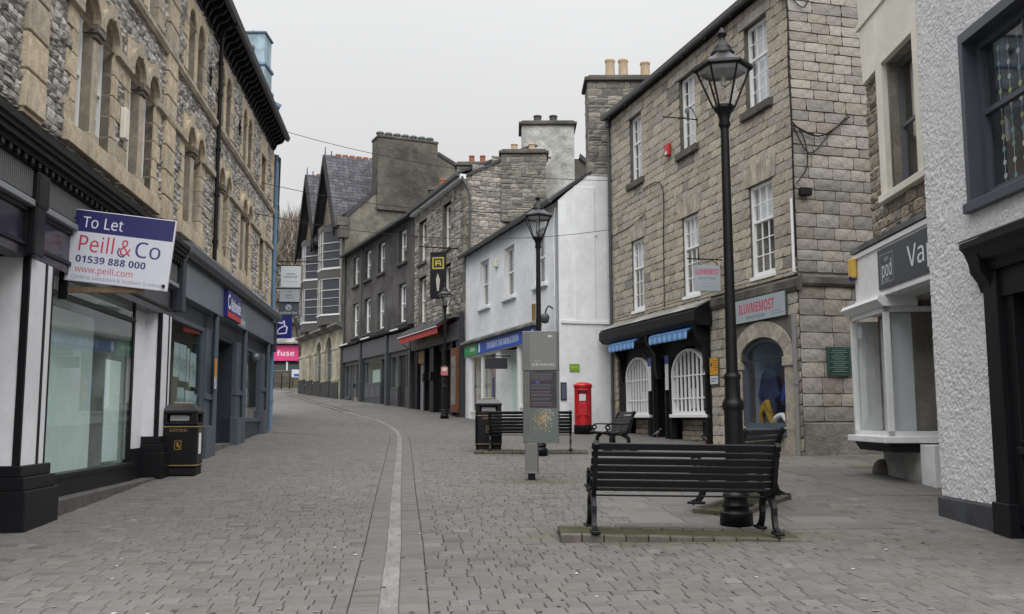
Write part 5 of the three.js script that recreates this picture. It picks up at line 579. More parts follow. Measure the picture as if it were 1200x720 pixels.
  const aw = put(thing('awning', 'red pub awning over the black front', 'awning'), 0, 0, 0); mesh('canvas', [prism([[.3, 5.9], [.3, 5.95], [.95, 5.55], [.95, 5.25], [.92, 5.25], [.92, 5.5]], .5, L - 1.2)], mat(.40, .035, .03, { roughness: .7 }), aw); mesh('cover', [prism([[.2, 6.02], [.5, 6.0], [1.0, 5.62], [1.0, 5.54], [.3, 5.94]], .45, L - 1.15)], M.slate, aw); mesh('trim', [bx(.45, L - 1.15, 5.53, 5.57, .96, 1.02)], M.whitePaint, aw); mesh('arm', [tube([[.7, 4.9, .3], [.7, 5.3, .9]], .02)], M.iron, aw);
  const ls = put(thing('fascia_sign', 'dark fascia sign with gold capitals under the red awning', 'sign'), L / 2 + .3, 5.25, .31); mesh('panel', [bx(-2.6, 2.6, -.25, .25, -.01, .01)], mat(.04, .038, .035), ls); printMesh('lettering', 5.1, .48, 320, (x, w, h) => { x.fillStyle = '#37342e'; x.fillRect(0, 0, w, h); fitText(x, 'FLEECE INN', w * .5, h * .5, w * .5, 'bold $px serif', h * .8, '#9a8a55'); }, ls, [0, 0, .012]);
  const ps = put(thing('pub_sign', 'tall black pub sign with a gold framed square on an iron bracket', 'sign'), u(1.0), 0, .1); mesh('bracket', [tube([[0, 9.05, -.1], [0, 9.05, 1.75]], .03)], M.iron, ps); const bd = grp('board', ps); bd.rotation.y = 1.05; bd.position.set(0, 0, .85); mesh('panel', [rb(-.36, .36, 6.75, 8.85, -.03, .03, .01)], M.black, bd); printMesh('print', .62, .62, 96, (x, w, h) => { x.fillStyle = '#141310'; x.fillRect(0, 0, w, h); x.strokeStyle = '#a89a3c'; x.lineWidth = 8; x.strokeRect(12, 12, w - 24, h - 24); x.fillStyle = '#a89a3c'; x.fillRect(w * .3, h * .3, 10, h * .4); x.fillRect(w * .3, h * .3, w * .38, 9); x.fillRect(w * .3, h * .48, w * .3, 8); x.fillRect(w * .62, h * .42, 9, h * .28); }, bd, [0, 8.35, .032]); mesh('emblem', [plate([[-.04, 7.1], [.04, 7.1], [.09, 7.6], [-.02, 7.9], [-.09, 7.6]], .03, .04)], mat(.35, .33, .28), bd); mesh('hanger', [cyl(-.25, 8.85, 9.05, 0, .015), cyl(.25, 8.85, 9.05, 0, .015)], M.iron, bd);
  const mb = put(thing('menu_board', 'tall brown framed menu board beside the white shop pilaster', 'notice board'), L - .45, 0, .34); mesh('frame', [rb(-.42, .42, 1.75, 4.55, -.08, .06, .02)], mat(.20, .075, .035, { map: T.streak }), mb); mesh('sheet', [bx(-.3, .3, 2.1, 4.2, .06, .065)], mat(.28, .28, .27, { map: T.streak }), mb);
}
stackStones('chimney_stack', 'dark rubble chimney with two buff pots on the pub gable', -.47, 1.58, 41.4, 42.8, 10.2, 13.3, stackTones, [[.6, -.5, .36, .16], [1.4, -.5, .36, .16]], M.potCream, { max: 60 });
stackStones('chimney_stack', 'small chimney with two terracotta pots behind the pub eaves', -2.75, -1.15, 46, 47.2, 12.4, 14.0, stackTones, [[.75, -.5, .42, .15], [1.3, -.5, .42, .15]], M.terracotta, { max: 20 });
{ const t = stackStones('chimney_stack', 'big white rendered chimney with two dark pots', .45, 2.98, 43.2, 45, 10.5, 15.2, null, [[.8, -.6, .4, .2], [1.55, -.6, .4, .2]], M.slate, { core: mat(.66, .66, .62, { map: T.blotchBig, bumpMap: T.bBlotch, bumpScale: .03, roughness: .95 }) }); mesh('crack_strip', [rb(.5, 1.4, 13.6, 13.66, -.04, .01, .01)], M.darkStone, t);
  const g = thing('rear_gable_building', 'plain grey gabled building behind the white chimney', 'building', [3.05, 0, -45.2]); mesh('gable', [plate([[0, 5], [6, 5], [6, 9], [.3, 14.1], [0, 14.1]], -6, 0)], mat(.21, .195, .165, { map: T.blotchBig }), g); mesh('roof', [plate([[.25, 14.15], [6.1, 8.9], [6.3, 9.1], [.3, 14.35]], -6, .15)], M.slate, g); }
// ================================================================= dark rendered terrace over three shopfronts
{
  const [b, L] = frontage('dark_rendered_terrace', 'dark grey rendered three storey terrace with white sashes over dark shopfronts', 'building', [-11, 62], [-5.05, 48.8]);
  const u = (a) => L - a, dk = mat(.125, .118, .116, { map: T.blotchBig, roughness: .95, bumpMap: T.bGrain, bumpScale: .006 }), dk2 = mat(.19, .18, .165, { map: T.blotchBig, roughness: .95, bumpMap: T.bGrain, bumpScale: .006 });
  const W = [[1.45, 2.8], [5.5, 6.85], [8.35, 9.75], [11.2, 12.55]], holes = [[], []]; for (const [a, c] of W) for (const [y0, y1] of [[9.92, 11.75], [6.62, 8.77]]) { holes[a > 10.2 ? 0 : 1].push(holeRect(u(c), u(a), y0, y1)); win(b, u(c) + .01, u(a) - .01, y0 + .01, y1 - .01, { z: -.2, cols: 1, top: 1, bot: 1, split: .5, fw: .12, room: M.roomMid, blind: .6, frame: M.sashWhite }); mesh('sill', [rb(u(c) - .2, u(a) + .2, y0 - .16, y0, -.2, .14, .02)], dk, b); }
  mesh('front_wall', plate(rect(0, u(10.2), 5.0, 12.1), -.3, 0, holes[0]), dk2, b); mesh('front_wall', plate(rect(u(10.2) + .001, L, 5.0, 12.1), -.3, .012, holes[1]), dk, b);
  mesh('body', [bx(0, L, 0, 12, -8, -1.3), bx(L - .3, L, 0, 12, -1.3, -.31)], M.roofDark, b); mesh('roof', [prism([[.4, 12.1], [.4, 12.22], [-4, 14.6], [-8, 12.3], [-8, 12.2]], 0, L + .05)], M.slate, b); mesh('gutter', [prism([[.3, 12.16], [.36, 12.04], [.48, 12.06], [.5, 12.2], [.46, 12.18]], 0, L)], M.gutter, b); mesh('downpipe', [cyl(.1, 2.6, 12, .1, .06), cyl(u(10.2), 6, 12, .1, .04)], M.gutter, b);
  const s = grp('shopfront', b), shop = mat(.05, .054, .06, { roughness: .5, map: T.soft }), shop2 = mat(.085, .09, .10, { roughness: .5, map: T.soft }), gy = (x) => G(-11 + .411 * x, 62 - .912 * x);
  mesh('cornice', [prism([[-.05, 6.35], [.3, 6.3], [.4, 6.22], [.4, 6.12], [.0, 6.1]], 0, u(9.9)), prism([[-.05, 6.42], [.3, 6.37], [.4, 6.29], [.4, 6.19], [.0, 6.1]], u(9.85), L)], M.blackMatt, s); mesh('drip_flash', [bx(.3, 2.3, 6.18, 6.26, .4, .43), bx(u(9), u(7.2), 6.2, 6.28, .4, .43), bx(u(3), u(1.6), 6.2, 6.28, .4, .43)], M.whitePaint, s);
  for (const [a, c] of [[10.1, 14.2], [4.6, 9.4], [.2, 3.9]]) mesh('fascia', [rb(u(c), u(a), 5.1, 6.08, -.05, .2, .02)], shop2, s); for (const x of [14.35, 9.75, 4.25, .05]) { const y0 = gy(u(x)) - .1; mesh('pilaster', [rb(u(x) - .16, u(x) + .16, y0, 6.1, -.05, .28, .02)], shop, s); } mesh('lintel', [bx(0, L, 4.85, 5.1, -.25, .06)], shop, s);
  const bay = (x0, x1, riser) => { const y0 = gy((x0 + x1) / 2) + riser; mesh('stall_riser', [bx(x0, x1, .9, y0, -.2, .08)], shop, s); for (let k = 0; k < 3; k++) { const w = (x1 - x0) / 3; mesh('riser_panel', [rb(x0 + k * w + .08, x0 + (k + 1) * w - .08, y0 - riser * .7, y0 - .12, .08, .1, .01)], shop2, s); } mesh('window_frame', [bx(x0, x0 + .08, y0, 4.85, -.1, .05), bx(x1 - .08, x1, y0, 4.85, -.1, .05), bx(x0, x1, y0, y0 + .08, -.1, .08)], shop2, s); const p = mesh('pane', new THREE.PlaneGeometry(x1 - x0 - .1, 4.85 - y0), M.shopGlass, s); p.position.set((x0 + x1) / 2, (4.85 + y0) / 2, .0); roomBox(x0, x1, y0, 4.85, -.12, .8, mat(.16, .19, .19), s); mesh('display_panel', [bx(x0 + .25, x0 + .25 + (x1 - x0) * .45, y0 + .05, 4.4, -.4, -.35)], mat(.5, .6, .57), s); };
  bay(u(14.0), u(12.7), .1); bay(u(12.3), u(11.2), .1); bay(u(9.2), u(5.8), 1.1); bay(u(3.9), u(2.5), .95); bay(u(1.2), u(.25), 1.0);
  each('door', [rb(u(10.9), u(10.1), 1.5, 4.85, -.2, -.05, .01), rb(u(5.6), u(4.7), 1.5, 4.85, -.2, -.05, .01), rb(u(2.4), u(1.3), 1.5, 4.85, -.2, -.05, .01)], M.black, s); mesh('white_trim', [rb(u(.12), u(.0), 2.6, 5.1, .0, .2, .01)], M.whitePaint, s);
  // shutter arm and step
  mesh('doorstep', [rb(u(10.6), u(9.95), 1.5, gy(u(10.3)) + .22, .1, .35, .02)], M.mortar, s);
}
// ================================================================= gabled bank building with oriel bays and its party gable
{
  const [b, L] = frontage('gabled_bank_building', 'tall twin gabled building with white oriel bays over cream arches', 'building', [-16.4, 74], [-11, 62]);
  const u = (a) => L - a, cs = mat(.62, .58, .44, { map: T.blotch, bumpMap: T.bGrain, bumpScale: .006 }), st = mat(.40, .355, .29, { map: T.blotch }), gy = (x) => G(-16.4 + .41 * x, 74 - .91 * x);
  // ground floor: two arched windows, one narrow window, one door
  const AR = [[2.7, 4.5], [5.85, 7.4], [8.6, 9.4]], hs = AR.map(([a, c], i) => i < 2 ? holeArch(u(c), u(a), 3.85, 6.2, (c - a) / 2) : holeRect(u(c), u(a), 3.9, 6.2)); mesh('arcade_wall', plate(rect(0, L, 1.8, 7.5), -.35, .12, hs), cs, b);
  mesh('backing', [bx(0, L, 7.5, 15, -.4, 0)], st, b); mesh('body', [bx(0, L, 0, 15, -9, -1.2), bx(0, .35, 0, 7.5, -1.2, -.35)], M.roofDark, b); AR.forEach(([a, c], i) => { const g = grp('window', b); mesh('pane', [bx(u(c), u(a), 3.85, 7.1, .0, .02)], mat(.06, .07, .075, { roughness: .1 }), g); mesh('frame', [bx(u(c) + .0, u(c) + .08, 3.85, 6.3, .02, .06), bx(u(a) - .08, u(a), 3.85, 6.3, .02, .06), bx(u(c) + .08, u(a) - .08, 5.3, 5.38, .02, .06)], mat(.2, .23, .24), g); });
  for (const [x0, x1] of [[u(2.5), u(.2)], [u(5.7), u(4.65)], [u(8.4), u(7.55)], [.0, u(9.6)]]) { mesh('pier', [rb(x0, x1, 1.8, 6.1, .12, .26, .03), rb(x0 - .05, x1 + .05, 6.1, 6.3, .12, .3, .02), rb(x0 - .05, x1 + .05, 4.0, 4.15, .12, .3, .02)], cs, b); } for (let i = 0; i < 5; i++) { const x = .1 + i * 2.6; mesh('plinth', [rb(x, x + 2.3, 1.5, gy(x) + 1.0, .12, .34, .04)], mat(.05, .05, .052, { map: T.blotch }), b); }
  for (let i = 0; i < 2; i++) { const [a, c] = AR[i]; mesh('arch_ring', [ring((u(a) + u(c)) / 2, 6.2, (c - a) / 2, (c - a) / 2 + .3, (c - a) / 2, (c - a) / 2 + .3, .12, .22)], cs, b); }
  mesh('cornice', [prism([[-.05, 7.9], [.6, 7.78], [.62, 7.66], [.3, 7.5], [.1, 7.42], [-.05, 7.42]], -.1, L + .1)], mat(.3, .29, .27, { map: T.blotch }), b);
  // oriel bays, two storeys, canted
  const oriel = (c, w) => { const g = grp('oriel_bay', b), f = w * .32, z1 = .95, pts = [[c - w, 0], [c - f, z1], [c + f, z1], [c + w, 0]]; const poly = (y0, y1, e, m, nm) => { const s = shapeOf(pts.map(([x, z]) => [c + (x - c) * (1 + e), -(z + (z > .1 ? e : 0))]).reverse()); const q = new THREE.ExtrudeGeometry(s, { depth: y1 - y0, bevelEnabled: false }); q.rotateX(-Math.PI / 2); q.translate(0, y0, 0); mesh(nm, q, m, g); };
    const dkw = mat(.07, .068, .066, { roughness: .6 }); poly(7.85, 8.5, .02, dkw, 'apron'); poly(11.0, 11.65, .02, dkw, 'apron'); poly(14.3, 14.7, .06, dkw, 'bay_roof'); poly(11.62, 11.7, .05, M.whitePaint, 'sill'); poly(8.46, 8.54, .05, M.whitePaint, 'sill'); poly(8.0, 14.3, -.12, M.room, 'interior');
    for (const [y0, y1] of [[8.54, 11.0], [11.72, 14.3]]) for (let k = 0; k < 3; k++) { const [a, z0] = pts[k], [c2, zz] = pts[k + 1], len = Math.hypot(c2 - a, zz - z0), o = grp('bay_window', g); o.position.set(a, 0, z0); o.rotation.y = -Math.atan2(zz - z0, c2 - a); const n = k === 1 ? 2 : 1, fr = [bx(0, .05, y0, y1, -.08, .02), bx(len - .05, len, y0, y1, -.08, .02), bx(.05, len - .05, y1 - .05, y1, -.08, .02), bx(.05, len - .05, y0, y0 + .05, -.08, .02), bx(.05, len - .05, y0 + (y1 - y0) * .66, y0 + (y1 - y0) * .66 + .07, -.08, .02)]; for (let i = 1; i < n; i++) fr.push(bx(len * i / n - .07, len * i / n + .07, y0, y1, -.08, .04)); fr.push(bx(.1, len - .1, y0 + (y1 - y0) * .22, y0 + (y1 - y0) * .22 + .04, -.06, .02), bx(.1, len - .1, y0 + (y1 - y0) * .44, y0 + (y1 - y0) * .44 + .04, -.06, .02)); mesh('frame', fr, mat(.42, .42, .415, { roughness: .5 }), o); mesh('pane', [bx(.1, len - .1, y0 + .1, y1 - .1, -.05, -.04)], mat(.035, .04, .05, { roughness: .12 }), o); } };
  oriel(u(3.4), 1.9); oriel(u(9.0), 1.7);
  mesh('downpipe', [cyl(u(6.4), 7.6, 15, .12, .08), cyl(L - .2, 7.6, 15, .15, .09), rb(L - .5, L - .05, 14.4, 15.1, .05, .4, .05)], M.gutter, b);
  // steep cross gables towards the street
  for (const [c, w] of [[u(4.3), 3.5], [u(10.3), 3.2]]) { const g = grp('cross_gable', b), ya = 20.0, yb = 14.2; mesh('gable_wall', [plate([[c - w + .4, 14.6], [c + w - .4, 14.6], [c, ya - .7]], -.3, .05)], mat(.36, .3, .22, { map: T.blotch }), g); for (const sgn of [-1, 1]) { mesh('roof', [plate([[c, ya - .1], [c + sgn * w, yb - .1], [c + sgn * (w + .1), yb + .1], [c, ya + .14]], -9, .6)], M.slate, g); mesh('bargeboard', [plate([[c, ya - .55], [c + sgn * w, yb - .5], [c + sgn * (w + .1), yb + .12], [c, ya + .16]], .6, .72)], M.blackMatt, g); }
    for (let i = 0; i < 16; i++) mesh('ridge_tile', [rb(c - .12, c + .12, ya + .1, ya + .32, -.2 - i * .5 - .4, -.2 - i * .5, .05)], M.terracotta, g); mesh('finial', [cyl(c, ya + .1, ya + .75, .55, .06, .03), cyl(c, ya + .1, ya + .5, .1, .06, .04)], M.lead, g);
    // slate courses on the slope that faces down the street
    const sl = Math.hypot(w, ya - yb), ang = Math.atan2(ya - yb, w), so = grp('slate_slope', g); so.position.set(c + w + .1, yb + .14, .6); so.rotation.set(0, Math.PI / 2, 0); const inner = grp('slates', so); inner.rotation.x = -(Math.PI / 2 - ang); const list = courses(0, 9.4, 0, sl, [], { h: [.3, .3], w: [.3, .5], seed: 44 + c | 0 }); inner.updateWorldMatrix(true, true); layStones(inner, list, { name: 'slate', tones: toneSet([[.09, .088, .105], [.07, .069, .082], [.11, .107, .122], [.06, .06, .07]], { roughness: .55 }), geos: SMOOTH, z: .02, proud: .035, gap: .012, max: 0, seed: 4 }); }
  mesh('eaves_board', [rb(-.1, L + .1, 14.7, 15.05, -.3, .3, .02)], M.blackMatt, b);
  // party gable towards the terrace, with its broad stack
  const rd = mat(.25, .235, .19, { map: T.blotchBig, roughness: .97, bumpMap: T.bBlotch, bumpScale: .02 }), e = grp('party_gable', b); e.position.set(L, 0, 0); e.rotation.y = Math.PI / 2 ; mesh('render', [plate([[-.15, 9], [11, 9], [11, 15.2], [8.6, 18.6], [6.4, 19.8], [2.2, 19.0], [2.0, 16.9], [-.1, 14.7]], -.4, .12)], rd, e); mesh('coping', [plate([[-.3, 14.55], [2.1, 16.85], [2.1, 17.0], [-.3, 14.75]], -.45, .2), plate([[6.3, 19.8], [8.7, 18.6], [11, 15.3], [11.2, 15.5], [8.8, 18.85], [6.4, 20.0]], -.45, .2)], M.slate, e);
  mesh('kneeler', [rb(-.55, .1, 13.4, 14.8, -.3, .25, .06), rb(-.7, .1, 14.2, 14.8, -.35, .3, .05)], M.darkStone, e);
  const sk = grp('stack', e); const sm = mat(.18, .168, .14, { map: T.blotchBig, bumpMap: T.bBlotch, bumpScale: .04, roughness: .97 }); mesh('shaft', [rb(2.0, 6.3, 15.5, 20.5, -1.2, .3, .05)], sm, sk); mesh('cap', [rb(1.95, 6.35, 20.5, 20.7, -1.25, .35, .06)], M.darkStone, sk); for (let i = 0; i < 7; i++) mesh('chimney_pot', at(lathe([[.2, 0], [.2, .2], [.26, .28], [.3, .34], [.22, .44], [0, .48]], 12), 2.35 + i * .6, 20.68, -.45), M.lead, sk);
  mesh('roof', [prism([[.2, 15], [.2, 15.1], [-5, 19.6], [-9, 15.2], [-9, 15]], 0, L - .3)], M.slate, b);
  const bs = grp('rear_stack', b); mesh('shaft', [rb(u(4.9), u(3.7), 19, 20.75, -7.0, -4.0, .04)], M.darkStone, bs); mesh('brick_base', [rb(u(5.0), u(3.6), 19, 20.4, -7.1, -3.9, .02)], M.terracotta, bs); for (let i = 0; i < 4; i++) mesh('chimney_pot', at(lathe([[.17, 0], [.15, .8], [.2, .82], [.2, .9], [.1, .9]], 10), u(4.3), 20.75, -4.3 - i * .75), M.potCream, bs);
}
stackStones('chimney_stack', 'small far chimney with one terracotta pot beside the party gable', -4.6, -3.2, 52, 53, 11.5, 14.2, stackTones, [[.7, -.5, .55, .2]], M.terracotta, { max: 10 });
// ================================================================= far end of the street
{
  const t = thing('far_shop', 'low far shop with a bright pink fascia at the end of the street', 'building', [-29, 0, -100]); const st = mat(.2, .18, .15, { map: T.blotch }), y0 = G(-25, 100);
  mesh('wall', [bx(0, 9, y0 - .5, 11.6, -6, 0)], st, t); mesh('shopfront', [bx(.3, 8.5, y0, 7.5, 0, .1)], M.roofDark, t); for (let i = 0; i < 5; i++) { mesh('pane', [bx(.6 + i * 1.6, 1.9 + i * 1.6, y0 + .6, 7.2, .1, .12)], mat(.06, .07, .07, { roughness: .1 }), t); mesh('pilaster', [rb(.38 + i * 1.6, .56 + i * 1.6, y0, 7.5, .1, .25, .02)], M.whitePaint, t); } mesh('canopy', [prism([[0, 10.1], [.9, 9.5], [.9, 9.35], [0, 9.3]], .2, 8.8)], mat(.42, .43, .42, { map: T.blotch }), t); mesh('roof', [prism([[.4, 11.5], [.4, 11.7], [-3, 13.4], [-6, 11.7]], -.2, 9.2)], M.slate, t);
  const f = thing('fascia_sign', 'bright pink shop fascia with black and white lettering', 'sign', [-24.6, 8.4, -99.7]); mesh('panel', [bx(-3.9, 2.1, -.83, .83, 0, .1)], mat(.62, .05, .20, { roughness: .5 }), f); printMesh('lettering', 5.9, 1.6, 360, (x, w, h) => { x.fillStyle = '#d8437f'; x.fillRect(0, 0, w, h); fitText(x, 'ap', w * .38, h * .5, w * .3, 'bold $px sans-serif', h * .9, '#2a0d18'); fitText(x, 'fuse', w * .78, h * .52, w * .32, 'bold $px sans-serif', h * .5, '#eed7e2'); }, f, [-.9, 0, .105]);
  const w = thing('stone_wall', 'low brown stone wall below the pink fascia', 'wall', [-30, 0, -93]), yw = G(-24, 93); mesh('body', [rb(0, 11.5, yw - .3, yw + 1.5, -.4, 0, .05)], mat(.17, .14, .11, { map: T.blotch, bumpMap: T.bBlotch, bumpScale: .05 }), w); mesh('coping', [rb(-.05, 11.55, yw + 1.5, yw + 1.65, -.45, .05, .03)], M.darkStone, w);
  const r = thing('railing', 'black iron railing with round posts at the head of the street', 'railing', [-24.4, 0, -88]), yr = G(-22, 88); for (let i = 0; i < 6; i++) mesh('post', [cyl(i * .8, yr - .1, yr + 1.25 - i * .02, i * .2, .05), at(new THREE.SphereGeometry(.08, 8, 6), i * .8, yr + 1.28, i * .2)], M.iron, r); mesh('rail', [tube([[0, yr + 1.1, 0], [2, yr + 1.1, .5], [4, yr + 1.1, 1.0]], .045), tube([[0, yr + .6, 0], [2, yr + .6, .5], [4, yr + .6, 1.0]], .03)], mat(.06, .08, .07), r);
  const wv = thing('pavement_sign', 'small white and blue board standing before the far brown wall', 'sign', [-20.75, G(-20.75, 91), -91.4], .3); mesh('board', [rb(-.5, .5, 1.0, 1.75, -.04, .04, .02)], mat(.55, .57, .66, { roughness: .4 }), wv); mesh('stripe', [bx(-.3, .48, 1.1, 1.35, .04, .05)], mat(.05, .08, .3), wv); each('leg', [cyl(-.4, 0, 1.0, 0, .04), cyl(.4, 0, 1.0, 0, .04)], M.iron, wv);
  const hsn = thing('hanging_sign', 'small green and navy hanging sign at the far end of the gabled building', 'sign', [-16.15, 0, -73.2]); mesh('board', [rb(-.45, .45, 8.4, 9.2, -.05, .05, .02)], mat(.02, .02, .09), hsn); mesh('band', [bx(-.44, .44, 8.82, 9.18, .05, .06)], mat(.02, .09, .08), hsn); mesh('lettering', [bx(-.36, .3, 8.92, 8.98, .06, .065), bx(-.1, .3, 8.52, 8.58, .05, .055)], mat(.4, .5, .5), hsn); mesh('bracket', [tube([[-.5, 9.3, 0], [.9, 9.3, .1]], .03)], M.iron, hsn);
}
// wooded hill closing the view: terrain, and the bare wood on it as one mass
{
  const hill = (x, d) => { const r = rng(3); return 5 + 46 * ss(118, 270, d) * (1 - .32 * ss(-60, 30, x) ) + 3 * Math.sin(x * .06 + 1) * ss(140, 250, d) + 1.6 * Math.sin(x * .21); };
  const P = [], U = [], I = [], nx = 70, nz = 40, X = (i) => -190 + i * 4.6, D = (j) => 112 + j * 7; for (let j = 0; j <= nz; j++) for (let i = 0; i <= nx; i++) { P.push(X(i), hill(X(i), D(j)) - .4, -D(j)); U.push(X(i), D(j)); } for (let j = 0; j < nz; j++) for (let i = 0; i < nx; i++) { const a = j * (nx + 1) + i; I.push(a, a + 1, a + nx + 2, a, a + nx + 2, a + nx + 1); }
  const g = new THREE.BufferGeometry(); g.setAttribute('position', new THREE.Float32BufferAttribute(P, 3)); g.setAttribute('uv', new THREE.Float32BufferAttribute(U, 2)); g.setIndex(I); g.computeVertexNormals(); struct(mesh('hill', g, mat(.10, .09, .065, { map: T.blotch }), scene));
  // twig tufts: crossing slivers
  const r = rng(71), tri = []; for (let k = 0; k < 46; k++) { const a = r() * 6.28, e = -.1 + 1.2 * r(), l = .35 + .5 * r(), bx0 = (r() - .5) * .7, by = r() * .8, bz = (r() - .5) * .7, w = .012 + .03 * r(); const dx = Math.cos(a) * Math.cos(e) * l, dy = Math.sin(e) * l, dz = Math.sin(a) * Math.cos(e) * l; tri.push(bx0 - w, by, bz, bx0 + w, by, bz + w, bx0 + dx, by + dy, bz + dz); } const tg = new THREE.BufferGeometry(); tg.setAttribute('position', new THREE.Float32BufferAttribute(tri, 3)); tg.setAttribute('uv', new THREE.Float32BufferAttribute(tri.length / 3 * 2 ? new Array(tri.length / 3 * 2).fill(0) : [], 2)); tg.computeVertexNormals();
  const N = 7000, im = new THREE.InstancedMesh(tg, mat(1, 1, 1, { roughness: 1 }), N), m4 = new THREE.Matrix4(), q = new THREE.Quaternion(), c = new THREE.Color(); for (let i = 0; i < N; i++) { const d = 122 + 150 * r(), x = -d * (.10 + .19 * r()) - 3, s = 3.0 + 3.6 * r(); q.setFromAxisAngle(new THREE.Vector3(0, 1, 0), r() * 6.28); m4.compose(new THREE.Vector3(x, hill(x, d) - .6, -d), q, new THREE.Vector3(s, s * (1 + .5 * r()), s)); im.setMatrixAt(i, m4); const v = .6 + .7 * r(); r() < .16 ? c.setRGB(.06 * v, .07 * v, .035 * v) : c.setRGB(.20 * v, .17 * v, .14 * v); im.setColorAt(i, c); } im.name = 'bare_woodland'; im.userData = { kind: 'stuff', label: 'bare brown winter wood covering the hillside beyond the street', category: 'woodland' }; scene.add(shadow(im));
  // two bare trees behind the street end
  for (const [x, d, h, label] of [[-21.6, 96.5, 13.5, 'bare winter tree behind the gabled building and far lamp'], [-24.4, 104, 11, 'bare winter tree behind the pink fascia shop']]) {
    const t = thing('bare_tree', label, 'tree', [x, G(x, d) - .1, -d], 0, 'bare trees at the street end'), trunk = [], twigs = []; const rr = rng(x * -100 | 0);
    const grow = (p, dir, len, rad, lv) => { const e = p.clone().addScaledVector(dir, len), mid = p.clone().lerp(e, .5).add(new THREE.Vector3((rr() - .5) * len * .15, 0, (rr() - .5) * len * .15)); (lv < 3 ? trunk : twigs).push(tube([p.toArray(), mid.toArray(), e.toArray()], rad, lv < 2 ? 7 : 3, lv < 2 ? 6 : 2)); if (lv > 4) return; const n = lv < 1 ? 4 : 3; for (let i = 0; i < n; i++) { const nd = dir.clone().add(new THREE.Vector3((rr() - .5) * 1.5, (rr() - .15) * .8, (rr() - .5) * 1.5)).normalize(); grow(p.clone().lerp(e, .55 + .45 * rr()), nd, len * (.55 + .25 * rr()), rad * .58, lv + 1); } };
    grow(new THREE.Vector3(0, 0, 0), new THREE.Vector3(0, 1, 0), h * .38, .24, 0); mesh('trunk', trunk, mat(.075, .065, .05), t); mesh('crown', twigs, mat(.10, .085, .065), t);
  }
}
// ================================================================= street furniture
const uni = (s, g) => g;
// bench: cast ends, timber slats. local x along the seat, z forward
function makeBench(name, label, len, group) {
  const t = thing(name, label, 'bench', [0, 0, 0], 0, group), h = len / 2;
  const ribbon = (pts, w, n = 16) => { const c = new THREE.CatmullRomCurve3(pts.map(([z, y]) => new THREE.Vector3(z, y, 0)), false, 'centripetal'), L = [], R = []; for (let i = 0; i <= n; i++) { const p = c.getPoint(i / n), tg = c.getTangent(i / n), ww = (typeof w === 'function' ? w(i / n) : w) / 2; L.push([p.x - tg.y * ww, p.y + tg.x * ww]); R.push([p.x + tg.y * ww, p.y - tg.x * ww]); } return [...L, ...R.reverse()]; };
  const endG = (x) => { const k = [ribbon([[-.30, .87], [-.25, .80], [-.20, .62], [-.15, .46], [-.08, .37], [.05, .36], [.25, .375], [.40, .38]], (q) => .07 - .025 * q), ribbon([[.05, .37], [.14, .26], [.135, .15], [.19, .05], [.27, .012]].map(([z, y]) => [z + .12, y]), (q) => .09 - .035 * q), ribbon([[.02, .37], [-.13, .27], [-.145, .16], [-.19, .05], [-.27, .012]], (q) => .09 - .035 * q), ribbon([[-.2, .60], [0, .585], [.22, .59], [.33, .575], [.38, .52], [.33, .465], [.28, .5], [.30, .55], [.35, .55]], .03, 26), ribbon([[.36, .5], [.34, .44], [.30, .385]], .03)]; return k.map((p) => { const g = prism(p, x - .022, x + .022); return g; }); };
  const feet = (x) => [rb(x - .045, x + .045, 0, .03, .24, .44, .008), rb(x - .045, x + .045, 0, .03, -.34, -.16, .008)];
  for (const x of [-h + .04, h - .04]) mesh('end_frame', [...endG(x), ...feet(x)], M.iron, t);
  const sl = (name, cy, cz, w, th, tilt) => { const g = rb(-h, h, -w / 2, w / 2, -th / 2, th / 2, .008); g.rotateX(tilt); g.translate(0, cy, cz); mesh(name, g, M.bench, t); };
  for (let i = 0; i < 6; i++) { const q = i / 5, y = lerp(.47, .835, q), z = -.105 - .145 * q - .02 * q * q; sl('back_slat', y, z, i === 4 ? .05 : .069, .026, -.36 + .02); }
  for (let i = 0; i < 6; i++) { const q = i / 5; sl('seat_slat', .402 + .012 * Math.cos(q * 6.28), lerp(-.06, .40, q), .062, .026, Math.PI / 2 - .04); }
  mesh('tie_bar', [cyl(0, -h + .05, h - .05, 0, .009).rotateZ(Math.PI / 2).translate(0, .345, -.02)], M.iron, t); for (const x of [-h + .02, h - .02]) mesh('bolt', [at(new THREE.SphereGeometry(.014, 8, 6), x, .73, -.215), at(new THREE.SphereGeometry(.014, 8, 6), x, .52, -.14)], M.lead, t);
  return t;
}
M.bench = phys(.0085, .0085, .0105, { roughness: .38, bumpMap: T.bGrain, bumpScale: .0012, specularIntensity: .55 });
function placeOn(o, x, d, yaw, lift = 0) { o.position.set(x, G(x, d) + lift, -d); o.rotation.set(0, yaw, 0); }
